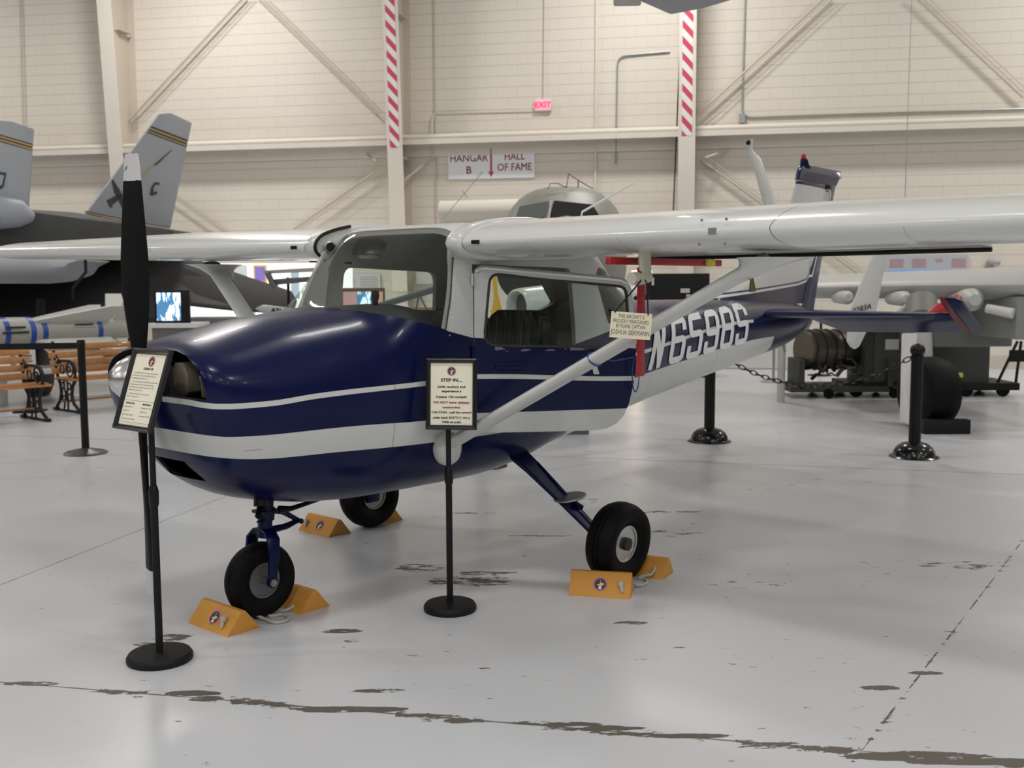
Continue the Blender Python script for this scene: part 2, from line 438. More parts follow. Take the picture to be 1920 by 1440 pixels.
# the horizontal wall beam and the pipe lying on it
s0, z_b = wl(360, 275); _, z_b2 = wl(1850, 235)
zb = 4.30
t = thing('wall_beam', 'long cream steel beam running across the block wall', 'beam', wall(0, 0, 0), WALL_A)
MB().box((0, -0.20, zb - 0.03), (60, 0.36, 0.03)).box((0, -0.03, zb - 0.16), (60, 0.02, 0.26)).build('channel', M_cream, t, smooth=0)
MB().tube([(-30, -0.30, zb + 0.04), (30, -0.30, zb + 0.04)], 0.055, 12).build('pipe', M_cream, t)
MB().box((0, -0.385, zb - 0.05), (60, 0.012, 0.10)).build('lip', M_cream, t, smooth=0)

# braces: crossed rods between the columns
def brace(p, q, label, d=0.12, r=0.022, name='cross_brace'):
    a = wl(*p); b = wl(*q); mb = MB()
    for k in (0, 1, 2):
        off = (k - 1) * 0.085
        mb.tube([(a[0] + off, -d - 0.02 * k, a[1]), (b[0] + off, -d - 0.02 * k, b[1])], r if k == 0 else 0.008, 8, M=MW)
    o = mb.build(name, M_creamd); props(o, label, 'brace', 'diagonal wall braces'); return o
brace((240, 243), (470, -4), 'diagonal rod brace rising right from the left column')
brace((716, 214), (494, -4), 'diagonal rod brace rising left from the striped column by the sign')
brace((1320, 215), (1558, -4), 'diagonal rod brace rising right from the right striped column')
brace((1925, 185), (1722, -4), 'diagonal rod brace at the upper right corner of the wall')
brace((716, 322), (560, 432), 'diagonal rod brace falling left below the beam by the hangar sign')
brace((325, 360), (440, 440), 'diagonal rod brace falling right behind the sword tail fin')
brace((1322, 300), (1640, 530), 'diagonal rod brace falling right below the beam behind the white arm')
def flybrace(p, q, label):
    a = wl(*p); b = wl(*q)
    o = MB().tube([(a[0], -0.34, a[1]), (b[0], -0.05, b[1])], 0.022, 6, M=MW).build('knee_brace', M_creamd); props(o, label, 'brace', 'knee braces under the wall beam')
flybrace((716, 306), (690, 290), 'short knee brace left of the column by the hangar sign')
flybrace((768, 340), (812, 296), 'short knee brace right of the column by the hangar sign')
flybrace((1322, 300), (1368, 280), 'short knee brace right of the right striped column')

# conduits
def conduit(pts, label, m=M_galv, r=0.016, d=0.03, boxes=()):
    mb = MB(); path = []
    P = [Vector((wl(*p)[0], -d, wl(*p)[1])) for p in pts]
    for i, p in enumerate(P):
        if 0 < i < len(P) - 1:
            a = (P[i - 1] - p).normalized(); b = (P[i + 1] - p).normalized(); k = 0.18
            for tt in (0, .25, .5, .75, 1): path.append(p + a * k * (1 - tt) ** 2 + b * k * tt ** 2)
        else: path.append(p)
    mb.tube(path, r, 8, M=MW)
    for bx in boxes:
        q = wl(*bx); mb.box((q[0], -0.05, q[1]), (0.11, 0.09, 0.16), M=MW)
    o = mb.build('conduit', m); props(o, label, 'conduit', 'electrical conduits on the block wall'); return o
conduit([(1155, 308), (1158, 106), (1256, 97)], 'grey conduit bending right below the hanging wing tip')
conduit([(1397, -6), (1391, 221), (1925, 204)], 'grey conduit with a junction box running right above the beam', boxes=((1391, 223),))
conduit([(1119, -6), (1116, 400)], 'cream vertical conduit right of the exit light', M_cream, 0.026)
conduit([(1021, -6), (1019, 188)], 'thin conduit dropping to the exit light', M_creamd, 0.008)
conduit([(815, -6), (819, 420)], 'thin vertical conduit left of the exit light', M_creamd, 0.010)
conduit([(812, 300), (813, 208), (1004, 203)], 'cream conduit bending right towards the exit light', M_cream, 0.012, 0.06)
conduit([(40, -6), (47, 240)], 'thin vertical conduit at the far left of the wall', M_creamd, 0.012)
conduit([(1278, 40), (1262, 430)], 'black cable hanging beside the right striped column', M_black, 0.012, 0.25)

# exit light
def glow(name, col, e): return mat(name, col, 0.5, emit=e)
p = wall(*[wl(1019, 198)[0], 0.0, wl(1019, 198)[1]])
t = thing('exit_light', 'red glowing exit light high on the block wall', 'exit sign', p, WALL_A)
MB().box((0, -0.04, 0), (0.32, 0.07, 0.22)).build('housing', mat('white_plastic', (0.75, .7, .7), .4), t, bevel=0.01, smooth=30)
MB().box((0, -0.078, 0), (0.27, 0.006, 0.17)).build('lit_panel', glow('red_glow', (1.0, 0.10, 0.14), 3.0), t, smooth=0)
b = MB(); put_text(b, 'EXIT', 0, -0.05, 0.15, bold=0.004); b2 = MB().add([(v[0], -0.083, v[1]) for v in b.v], b.f)
b2.build('lettering', glow('deep_red_glow', (1.0, 0.02, 0.04), 1.6), t, smooth=0)

# hangar sign
a0 = wl(841, 284, 0); a1 = wl(1003, 284, 0); zt = wl(920, 283)[1]; zb_ = wl(920, 334)[1]
sc = (a0[0] + a1[0]) / 2
t = thing('hangar_sign', 'white wall sign with red words HANGAR B and HALL OF FAME', 'sign', wall(sc, 0, (zt + zb_) / 2), WALL_A)
sw, sh = a1[0] - a0[0], (zt - zb_) + 0.12
MB().box((0, -0.02, 0.05), (sw, 0.03, sh)).build('board', mat('white_sign_board', (0.92, 0.93, 0.97), 0.4), t, smooth=0)
def wall_text(t, items, m, y=-0.037, name='lettering'):
    b = MB()
    for it in items: put_text(b, *it[0], **it[1])
    o = MB().add([(v[0], y, v[1]) for v in b.v], b.f).build(name, m, t, smooth=0)
    return o
wall_text(t, [(('HANGAR', -sw * .26, sh * .10, .20), dict(bold=.002, sx=.9)), (('B', -sw * .26, -sh * .26, .20), dict(bold=.004)),
              (('HALL', sw * .27, sh * .12, .20), dict(bold=.002, sx=.85)), (('OF FAME', sw * .27, -sh * .20, .20), dict(bold=.002, sx=.85))], mat('sign_red', (0.5, 0.06, 0.07), .5))
MB().prism([(-.018, .30), (.018, .30), (.018, -.14), (.055, -.14), (0, -.24), (-.055, -.14), (-.018, -.14)], -0.04, -0.036).build('arrow', MATS['sign_red'], t, smooth=0)

# cream rolled curtain housing below the sign, with whip aerials in front of it
q0, q1 = at(826, 397, 18.6), at(985, 393, 18.4)
o = MB().tube([q0, q1], 0.19, 20).box((q0 + q1) / 2 + Vector((0, 0.1, -0.2)), (1.5, 0.1, 0.04)).build('curtain_roll', M_cream)
props(o, 'cream cylindrical roll on the wall below the hangar sign', 'roll')
o = MB().tube([at(905, 322, 14), at(829, 412, 14)], 0.006, 6).tube([at(867, 357, 14), at(876, 371, 14)], 0.006, 6).build('whip_aerial', M_galv); props(o, 'thin slanting aerial rod in front of the cream roll', 'aerial')

# ------------------------------------------------------------------ the two-seat high-wing aeroplane
# aircraft axes: x aft from the propeller, y to starboard (port is -y), z up
plane = thing('airplane', 'dark blue and white two-seat high-wing light aeroplane with N6598S on its side', 'airplane', (-1.571, 4.37, 0), R(49.42))
ST = [(.04, .33, 1.275, 1.04, 1.17, 2.6, 2.4), (.055, .385, 1.298, .965, 1.16, 2.5, 2.4), (.085, .42, 1.315, .885, 1.15, 2.5, 2.4), (.14, .445, 1.333, .79, 1.13, 2.4, 2.3), (.22, .458, 1.35, .70, 1.11, 2.4, 2.3),
      (.35, .472, 1.378, .625, 1.09, 2.4, 2.3), (.56, .487, 1.42, .567, 1.07, 2.4, 2.35), (.8, .498, 1.445, .525, 1.05, 2.6, 2.4), (.97, .504, 1.462, .512, 1.05, 2.9, 2.5),
      (1.1, .508, 1.565, .508, 1.05, 3.3, 2.6), (1.22, .512, 1.672, .506, 1.05, 4.0, 2.6), (1.35, .516, 1.78, .505, 1.05, 5.0, 2.7), (1.45, .52, 1.848, .505, 1.05, 6.5, 2.7),
      (1.55, .522, 1.878, .505, 1.05, 8, 2.8), (1.8, .525, 1.893, .508, 1.05, 9, 2.8), (2.1, .522, 1.885, .535, 1.06, 9, 2.8), (2.4, .515, 1.865, .605, 1.08, 9, 2.8), (2.6, .50, 1.83, .635, 1.09, 7, 2.8),
      (2.8, .475, 1.74, .66, 1.11, 4.6, 2.7), (3.05, .44, 1.60, .69, 1.13, 3.2, 2.6), (3.3, .405, 1.49, .72, 1.14, 2.7, 2.6), (3.6, .365, 1.452, .757, 1.15, 2.5, 2.6), (4.2, .305, 1.447, .83, 1.17, 2.5, 2.6),
      (4.8, .25, 1.438, .895, 1.19, 2.4, 2.5), (5.4, .19, 1.425, .96, 1.21, 2.3, 2.4), (5.9, .135, 1.405, 1.02, 1.22, 2.2, 2.3), (6.2, .095, 1.385, 1.08, 1.235, 2.1, 2.1), (6.4, .055, 1.345, 1.15, 1.25, 2, 2), (6.5, .02, 1.30, 1.2, 1.25, 2, 2)]
def station(x):
    if x <= ST[0][0]: return ST[0][1:]
    if x >= ST[-1][0]: return ST[-1][1:]
    for i in range(len(ST) - 1):
        if ST[i][0] <= x <= ST[i + 1][0]: break
    h = ST[i + 1][0] - ST[i][0]; t = (x - ST[i][0]) / h; out = []
    for k in range(1, 7):
        y0, y1 = ST[i][k], ST[i + 1][k]; d = (y1 - y0) / h
        def slope(j):
            if j == 0 or j == len(ST) - 1:
                return d
            a = (ST[j][k] - ST[j - 1][k]) / (ST[j][0] - ST[j - 1][0]); b = (ST[j + 1][k] - ST[j][k]) / (ST[j + 1][0] - ST[j][0])
            return 0 if a * b <= 0 else 2 * a * b / (a + b)
        m0, m1 = slope(i), slope(i + 1)
        out.append((2 * t**3 - 3 * t**2 + 1) * y0 + (t**3 - 2 * t**2 + t) * h * m0 + (-2 * t**3 + 3 * t**2) * y1 + (t**3 - t**2) * h * m1)
    return out
def section(x, off=0.0, n=56, zlo=None, zhi=None):
    w, zt, zb, zm, et, eb = station(x); w -= off; zt -= off; zb += off
    if zlo is not None: zb = max(zb, zlo)
    if zhi is not None: zt = min(zt, zhi)
    zm = min(max(zm, zb + .01), zt - .01)
    r = []
    for k in range(n):
        a = 2 * PI * (k + .5) / n; c, s = math.cos(a), math.sin(a)
        e = et if s > 0 else eb
        r.append(Vector((x, math.copysign(abs(c) ** (2 / e), c) * w, zm + (math.copysign(abs(s) ** (2 / e), s) * ((zt - zm) if s > 0 else (zm - zb))))))
    return r
def half_w(x, z):
    w, zt, zb, zm, et, eb = station(x)
    t, e = ((z - zm) / (zt - zm), et) if z > zm else ((zm - z) / (zm - zb), eb)
    return w * max(0.0, 1 - min(1, t) ** e) ** (1 / e)
def hull(x0, x1, off, name, m, step=.05, **k):
    xs = [x0]
    for s_ in ST:
        if x0 < s_[0] < x1 and s_[0] - xs[-1] > .008: xs.append(s_[0])
    xs.append(x1); out = []
    for a, b in zip(xs, xs[1:]):
        c = max(1, int((b - a) / step)); out += [a + (b - a) * i / c for i in range(c)]
    out.append(xs[-1])
    return MB().rings([section(x, off, **k) for x in out]).build(name, m, smooth=32)

def paint_material():
    m = bpy.data.materials.new('blue_white_fuselage_paint'); n = N(m); x, y, z = n.coord()
    up = n.curve(x, [(0, 2.6), (1.26, 2.6), (1.27, 1.375), (1.33, 1.343), (1.5, 1.303), (2.38, 1.232), (3.05, 1.335), (3.25, 1.47), (3.3, 2.6)])
    thin = n.curve(x, [(0, 1.115), (.07, 1.082), (.3, 1.076), (.55, 1.089), (1.2, 1.097), (1.5, 1.106), (2.37, 1.078), (3.2, 1.135), (5.0, 1.27)], kind='AUTO_CLAMPED')
    b1 = n.curve(x, [(0, .975), (.14, .948), (.73, .936), (1.29, .915), (1.55, .921), (2.4, .921), (3.35, 1.0), (5.5, 1.13)], kind='AUTO_CLAMPED')
    b0 = n.curve(x, [(0, .90), (.134, .855), (.725, .821), (1.25, .80), (2.38, .785), (2.6, .3)], kind='AUTO_CLAMPED')
    w1 = n.gt(z, up)
    w2 = n.mul(n.lt(n.absd(z, thin), 0.0115), n.mul(n.lt(x, 5.05), n.mx(n.gt(x, .078), n.lt(y, -.09))))
    w3 = n.mul(n.mul(n.lt(z, b1), n.gt(z, b0)), n.lt(x, 5.5))
    wh = n.mx(n.mx(w1, w2), w3)
    def seam(v, at_, w=.0016): return n.lt(n.absd(v, at_), w)
    s = n.mul(seam(x, .215, .0022), n.gt(z, 1.20))
    s = n.mx(s, n.mul(seam(z, n.add(1.205, n.mul(x, -.035)), .0015), n.mul(n.gt(x, .215), n.lt(x, .96))))
    s = n.mx(s, n.mul(seam(x, .99), n.lt(z, 1.36)))
    s = n.mx(s, n.mul(seam(x, 3.35), 1.0)); s = n.mx(s, seam(x, 5.5)); s = n.mx(s, n.mul(seam(x, 4.4), 1.0))
    s = n.mx(s, n.mul(seam(z, .88, .0012), n.mul(n.gt(x, 0.22), n.lt(x, .30))))
    col = n.mix(wh, (*BLUE, 1), (*WHITE, 1)); col = n.mix(n.mul(s, .75), col, (.01, .01, .012, 1))
    # worn paint along the door sill
    wear = n.mul(n.mul(n.lt(n.absd(z, 1.252), .022), n.mul(n.gt(x, 1.62), n.lt(x, 2.3))), n.gt(n.noise(28, 6, n.mapping(scale=(.5, 1, 1.6))), .56))
    col = n.mix(n.mul(wear, .7), col, (.30, .31, .33, 1))
    n.put(col, n.b.inputs['Base Color']); n.b.inputs['Roughness'].default_value = .27
    n.b.inputs['Coat Weight'].default_value = .10; n.b.inputs['Coat Roughness'].default_value = .05; n.b.inputs['Specular IOR Level'].default_value = .22
    n.bump(n.add(n.mul(n.noise(4.5, 2), .8), n.mul(s, -.4)), .16, .01)
    return m
M_fus = paint_material()

side_cut = lambda poly, a, b: MB().prism(poly, a, b, 'Y').build('cut', M_trim, smooth=0)
def rounded(poly, r=.03, k=4):
    out = []; n_ = len(poly)
    for i in range(n_):
        p = Vector(poly[i]); a = Vector(poly[i - 1]); b = Vector(poly[(i + 1) % n_])
        rr = r[i] if isinstance(r, (list, tuple)) else r
        da = (a - p); db = (b - p); ra = min(rr, da.length * .49, db.length * .49); da.normalize(); db.normalize()
        for j in range(k + 1):
            t = j / k; out.append(tuple(p + da * ra * (1 - t) ** 2 + db * ra * t ** 2))
    return out
DOOR = rounded([(1.512, 1.668), (1.512, .818), (2.30, .806), (2.366, 1.10), (2.366, 1.30), (2.315, 1.655)], [.01, .02, .16, .05, .05, .04])
LEAF = rounded([(1.518, 1.652), (1.512, .818), (2.30, .806), (2.366, 1.10), (2.366, 1.30), (2.335, 1.580)], [.03, .02, .16, .05, .05, .05])
DOORWIN = rounded([(1.598, 1.622), (1.562, 1.262), (2.335, 1.236), (2.31, 1.552)], [.05, .07, .06, .04])
WSHIELD = [(.90, 1.475), (.945, 1.456), (1.01, 1.432), (1.09, 1.409), (1.19, 1.383), (1.26, 1.366), (1.318, 1.350), (1.36, 1.50), (1.41, 1.70), (1.425, 1.735), (1.47, 1.80), (1.50, 2.1), (.90, 2.1)]
SIDEWIN = rounded([(1.54, 1.665), (1.50, 1.27), (2.26, 1.27), (2.275, 1.64)], [.06, .04, .05, .07])
REARWIN = rounded([(2.73, 1.325), (2.575, 1.60), (2.62, 1.665), (2.98, 1.615), (3.21, 1.435), (3.07, 1.355)], .035)

fus = hull(.04, 6.5, 0, 'fuselage', M_fus)
boolean(fus, hull(.97, 3.24, .028, 'cut', M_trim, zlo=.60))
boolean(fus, hull(.085, .60, .02, 'cut', mat('cowl_inside', (.015, .015, .018), .6), n=32))
shell = hull(.9, 3.5, 0, 'shell', M_glass, step=.08); boolean(shell, hull(.85, 3.6, .006, 'cut', M_glass, step=.08))
def pane(name, poly, a, b, label=None):
    g = clone_mesh(shell, name); boolean(g, side_cut(poly, a, b), 'INTERSECT')
    g.data.materials.clear(); g.data.materials.append(M_glass)
    g.data.polygons.foreach_set('material_index', [0] * len(g.data.polygons))
    g.parent = plane
    if label: g['label'] = label
    return g
pane('windshield', WSHIELD, -.7, .7)
pane('side_window', SIDEWIN, .3, .7)
pane('rear_window', REARWIN, -.7, -.001); pane('rear_window', REARWIN, .001, .7)
bpy.data.objects.remove(shell)
boolean(fus, side_cut(WSHIELD, -.7, .7)); boolean(fus, side_cut(DOOR, -.7, -.3)); boolean(fus, side_cut(SIDEWIN, .3, .7)); boolean(fus, side_cut(REARWIN, -.7, .7))
for s in (-1, 1):
    inlet = [(.075 * s, 1.105), (.386 * s, 1.105), (.387 * s, 1.15), (.368 * s, 1.20), (.325 * s, 1.247), (.255 * s, 1.28), (.17 * s, 1.298), (.075 * s, 1.303)]
    boolean(fus, MB().prism(inlet, -.2, .17, 'X').build('cut', MATS['cowl_inside'], smooth=0))
boolean(fus, MB().prism([(.17, .72), (-.135, .72), (-.10, .815), (.14, .815)], -.2, .23, 'X').build('cut', MATS['cowl_inside'], smooth=0))

fus.parent = plane

# door, swung open 37 degrees about its front edge
door = hull(1.4, 2.5, 0, 'cabin_door', M_fus); boolean(door, hull(1.35, 2.55, .03, 'cut', M_trim)); boolean(door, side_cut(LEAF, -.7, -.3), 'INTERSECT')
doorglass = clone_mesh(door, 'window_pane')
boolean(door, side_cut(DOORWIN, -.7, -.3))
def shrink(poly, k):
    c = Vector((sum(p[0] for p in poly) / len(poly), sum(p[1] for p in poly) / len(poly)))
    return [tuple(c + (Vector(p) - c) * k) for p in poly]
g = hull(1.4, 2.5, .012, 'g', M_glass); boolean(g, hull(1.35, 2.55, .016, 'cut', M_glass)); boolean(g, side_cut(shrink(DOORWIN, .985), -.7, -.3), 'INTERSECT')
doorglass.data = g.data; bpy.data.objects.remove(g)
door.parent = plane
HX, HY = 1.512, -.522
door.matrix_local = Matrix.Translation((HX, HY, 0)) @ Matrix.Rotation(R(-37.5), 4, 'Z') @ Matrix.Translation((-HX, -HY, 0))
doorglass.parent = door
def ring_on_side(poly, off, r, name, m, parent, z_off=0.0, flat=1.0):
    path = [Vector((p[0], -(half_w(p[0], p[1]) + off), p[1])) for p in poly]
    return MB().tube(path, r, 8, wrap=True).build(name, m, parent)
ring_on_side(shrink(DOORWIN, 1.0), -.004, .008, 'window_seal', M_seal, door)
topedge = [(1.525, 1.58), (1.53, 1.64), (1.56, 1.652), (2.29, 1.588), (2.345, 1.545)]
MB().tube([Vector((a, -(half_w(a, b_) - .004), b_)) for a, b_ in rounded(topedge, [.0, .03, .03, .03, .0])[5:-5]], .0135, 8).build('bright_edge_strip', M_alu, door)['label'] = 'worn bright metal strip over the door window'
MB().box((1.70, -.532, 1.155), (.16, .012, .03)).build('door_handle', M_blue, door, bevel=.004)
b = MB().box((2.302, -.535, .0), (.004, .002, .001)); 
MB().prism([(2.118, 1.175), (2.143, 1.175), (2.165, 1.105), (2.135, 1.105)], -.528, -.533, 'Y').build('white_marking', M_white, door, smooth=0)
for zz in (1.20, 1.56): MB().tube([(1.50, -.527, zz), (1.50, -.527, zz + .06)], .007, 8).build('hinge', M_blue if zz < 1.3 else M_white, plane)

# registration letters, laid on the skin
GL = {'N': [[(0, 0), (.16, 1)], [(.16, 1), (.62, 0)], [(.62, 0), (.78, 1)]],
      '6': [[(1, .80), (1, 1), (.12, 1), (.12, 0), (1, 0), (1, .52), (.12, .52)]],
      '5': [[(1, 1), (.12, 1), (.12, .56), (1, .56), (1, 0), (.1, 0), (.1, .2)]],
      '9': [[(.1, .2), (.1, 0), (1, 0), (1, 1), (.12, 1), (.12, .48), (1, .48)]],
      '8': [[(.55, 0), (.97, 0), (.97, .52), (.12, .52), (.12, 0), (.55, 0)], [(.55, .52), (.12, .52), (.12, 1), (.97, 1), (.97, .52), (.55, .52)]],
      'S': [[(1, .80), (1, 1), (.12, 1), (.12, .52), (1, .52), (1, 0), (.1, 0), (.1, .2)]]}
def letters(side, name):
    b = MB(); x0 = 3.31; wx, gap, hgt, wid = .195, .083, .258, .055
    for i, ch in enumerate('N6598S'):
        ox = x0 + i * (wx + gap) * .985
        for st_ in GL[ch]:
            pts = [Vector((p[0] * wx, p[1])) for p in st_]
            pts2 = rounded([tuple(Vector((p.x, p.y * hgt))) for p in pts], [0] + [.035] * (len(pts) - 2) + [0], 3) if len(pts) > 2 else [(p.x, p.y * hgt) for p in pts]
            pp = []
            for a, c in zip(pts2, pts2[1:]):
                k = max(1, int((Vector(c) - Vector(a)).length / .03))
                pp += [Vector(a).lerp(Vector(c), j / k) for j in range(k)]
            pp.append(Vector(pts2[-1])); pp = [q for j, q in enumerate(pp) if j == 0 or (q - pp[j - 1]).length > 1e-4]
            L, Rr = [], []
            for j, q in enumerate(pp):
                a = pp[max(0, j - 1)]; c = pp[min(len(pp) - 1, j + 1)]; d = (c - a).normalized(); nn = Vector((-d.y, d.x))
                wd = wid * .5 * (1.06 if abs(d.y) > .5 else .80)
                if j in (0, len(pp) - 1): q = q + d * (wd * .6 if j else -wd * .6)
                for lst, s_ in ((L, 1), (Rr, -1)):
                    v = q + nn * wd * s_
                    X = ox + v.x + v.y * .30; Z = 1.030 + v.y + (X - x0) * .062
                    if side > 0: X2 = x0 * 2 + 1.67 - X; X = X2 if side > 0 else X
                    lst.append(Vector((X, side * (half_w(X, Z) + .005), Z)))
            vs = L + Rr; m_ = len(L)
            b.add(vs, [(j, j + 1, m_ + j + 1, m_ + j) for j in range(m_ - 1)])
    return b.build(name, mat('white_letter_vinyl', (.80, .82, .82), .45), plane, smooth=60)
letters(-1, 'registration_number')

# ---- wings
def af(t, up, T=.12, Mc=.02, p=.4):
    yt = 5 * T * (.2969 * math.sqrt(max(t, 0)) - .126 * t - .3516 * t**2 + .2843 * t**3 - .1036 * t**4)
    yc = Mc / p**2 * (2 * p * t - t * t) if t < p else Mc / (1 - p)**2 * (1 - 2 * p + 2 * p * t - t * t)
    return yc + yt if up else yc - yt
def af_ring(x0, c, y, z0, t0=0.0, t1=1.0, n=18, T=.12, Mc=.02, inc=0.0, grow=0.0):
    ts = [t0 + (t1 - t0) * (.5 - .5 * math.cos(PI * i / n)) for i in range(n + 1)]
    if t0 == 0 and t1 < .9: ts = [t1 * (1 - math.cos(PI / 2 * i / n)) for i in range(n + 1)]
    gk = lambda t: grow / c * min(1.0, math.sqrt(max(t, 0) / .03))
    pts = [(t, af(t, True, T, Mc) + gk(t)) for t in reversed(ts)] + [(t, af(t, False, T, Mc) - gk(t)) for t in ts[1 if t0 == 0 else 0:]]
    if grow: pts = [(t - grow / c * max(0, 1 - t / .12), h) for t, h in pts]
    ci, si = math.cos(inc), math.sin(inc)
    return [Vector((x0 + (t * ci + h * si) * c, y, z0 + (h * ci - t * si) * c)) for t, h in pts]
M_wing = bpy.data.materials.new('white_wing_paint'); n = N(M_wing); x, y, z = n.coord()
ay = n.math('ABSOLUTE', y)
s = n.lt(n.absd(ay, n.add(2.20, n.mul(n.math('ABSOLUTE', n.sub(z, 1.78)), 0.3))), .0022)
s = n.mx(s, n.lt(n.absd(ay, .60), .002)); s = n.mx(s, n.mul(n.lt(n.absd(x, 2.02), .0014), n.lt(z, 1.79)))
for k in (1.0, 1.5, 2.7, 3.4, 4.1): s = n.mx(s, n.mul(n.lt(n.absd(ay, k), .0012), n.mul(n.lt(z, 1.765), .7)))
n.put(n.mix(n.mul(s, .8), (.70, .71, .685, 1), (.03, .03, .03, 1)), n.b.inputs['Base Color'])
n.b.inputs['Roughness'].default_value = .25; n.b.inputs['Coat Weight'].default_value = .4; n.b.inputs['Coat Roughness'].default_value = .08
n.bump(n.add(n.mul(n.noise(2.2, 2, n.mapping(scale=(1, .5, 1))), 1.0), n.mul(s, -.3)), .14, .012)
TIP = 5.08
def wing(side, dih):
    zf = lambda y: 1.765 + dih * abs(y)
    def ch(y):
        y = abs(y)
        if y <= 2.35: return 1.35, 1.63
        t = (y - 2.35) / (TIP - 2.35); return 1.35 + .12 * t, 1.63 - .51 * t
    ys = [.53, .56, .8, 1.2, 1.6, 2.0, 2.35, 2.9, 3.5, 4.2, 4.8]
    w = MB().rings([af_ring(ch(y)[0], ch(y)[1], side * y, zf(y), 0, .775, T=.12) for y in ys]).build('wing', M_wing, plane, smooth=50)
    tips = []
    for y, k in ((4.8, 1), (4.93, .97), (5.02, .88), (TIP, .70), (5.10, .45)):
        x0, c = ch(y); tips.append(af_ring(x0 + c * (1 - k) * .45, c * k, side * y, zf(y) + .01 * (1 - k), 0, 1, T=.12 * (.6 + .4 * k)))
    MB().rings(tips).build('wing_tip', M_white, w, smooth=50)
    MB().rings([af_ring(1.35, 1.63, side * y, zf(y), 0, .98, grow=g_) for y, g_ in ((.495, .004), (.50, .012), (.51, .015), (.58, .015), (.592, .002))]).build('root_fairing', M_white, w, smooth=50)
    for nm, y0, y1 in (('flap', .60, 2.55), ('aileron', 2.56, 4.79)):
        yy = [y0 + (y1 - y0) * i / 4 for i in range(5)]
        rs = [af_ring(ch(y)[0] + .004, ch(y)[1], side * y, zf(y) - .004, .787, 1.0, n=8) for y in yy]
        if nm == 'flap':
            hx = ch(y0)[0] + ch(y0)[1] * .787; RD = Matrix.Rotation(R(6.5), 3, 'Y')
            rs = [[RD @ (p_ - Vector((hx, 0, zf(0) - .01))) + Vector((hx, 0, zf(0) - .01)) for p_ in r_] for r_ in rs]
        fl_ = MB().rings(rs).build(nm, M_wing, w, smooth=50)
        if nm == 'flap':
            lip = [rs[0][0], rs[-1][0]]; MB().tube([p_ + Vector((-.02, 0, -.012)) for p_ in lip], .011, 8).build('dark_edge_band', M_black, fl_)  # black strip added to draw the dark band along the wing's underside
    b = MB()
    for y in (.69,): b.box((1.366, side * y, zf(y) + .0), (.05, .045, .018))
    b.build('air_vent', M_black, w)
    r0 = af_ring(1.35, 1.63, side * .488, zf(.5), 0, .5, n=24, grow=.016)
    if side > 0: MB().tube([p_ for p_ in r0[6:40] if p_.x < 1.60], .009, 8).build('root_seal', M_black, w)
    return w
wp = wing(-1, .004); ws = wing(1, .015)
for sgn_ in (-1, 1):
    # stall sensor plate and screws on the port leading edge only
    pass
b = MB().box((1.352, -1.955, 1.775), (.008, .034, .026)); b.build('stall_vent', M_steel, wp, smooth=0)
for dy, dz in ((-.06, .045), (.05, .045), (-.055, -.05), (.06, -.05)): MB().tube([(1.352 + abs(dz) * .1, -1.955 + dy, 1.775 + dz), (1.346 + abs(dz) * .15, -1.955 + dy, 1.775 + dz)], .006, 8).build('screw', M_steel, wp)

# struts with their fairings
def strut(side):
    a = Vector((1.35, side * .50, .78)); z1 = 1.672 if side < 0 else 1.70
    c = Vector((1.70, side * 2.02, z1)); d = (c - a).normalized()
    u = Vector((1, 0, 0)); u = (u - d * u.dot(d)).normalized(); v = d.cross(u)
    rs = []
    for k in range(13):
        q = a.lerp(c, k / 12)
        rs.append([q + u * (math.cos(t) * .062 - .006 * math.cos(2 * t)) + v * math.sin(t) * .029 for t in [2 * PI * i / 20 for i in range(20)]])
    s_ = MB().rings(rs).build('wing_strut', M_white, plane, smooth=60)
    # lower cuff: a rounded dome against the fuselage
    prof = [(.0, -.075), (.035, -.068), (.066, -.045), (.080, -.01), (.078, .03), (.06, .06)]
    Mx = Matrix.Translation(Vector((1.335, side * .525, .775))) @ Matrix.Rotation(side * R(90), 4, 'X').inverted()
    rr = []
    for r_, h in prof: rr.append([Vector((1.335 + r_ * 1.0 * math.cos(t), side * (.505 - h * .8), .768 + r_ * 1.15 * math.sin(t))) for t in [2 * PI * i / 24 for i in range(24)]])
    MB().rings(rr).build('strut_cuff', M_white, s_, smooth=70)
    # upper fairing flaring into the wing
    rr = []
    for t, sx, sy in ((.90, .066, .034), (.925, .078, .042), (.95, .095, .052), (.975, .125, .07), (.995, .165, .095), (1.01, .21, .12)):
        q = a.lerp(c, t); n_ = 24
        rr.append([Vector((q.x + sx * math.cos(g_) + .02, q.y + side * 0 + sy * math.sin(g_) * 1.1, q.z + (.0 if t < .97 else .004) - .01)) for g_ in [2 * PI * i / n_ for i in range(n_)]])
    MB().rings(rr).build('upper_fairing', M_white, s_, smooth=70)
    MB().tube([a.lerp(c, .93) + Vector((.09, 0, -.02)), a.lerp(c, .93) + Vector((.10, 0, -.075))], [.008, .016], 8).build('tie_down_ring', mat('brass', (.25, .20, .08), .4, .8), s_)
    return s_
strut(-1); strut(1)

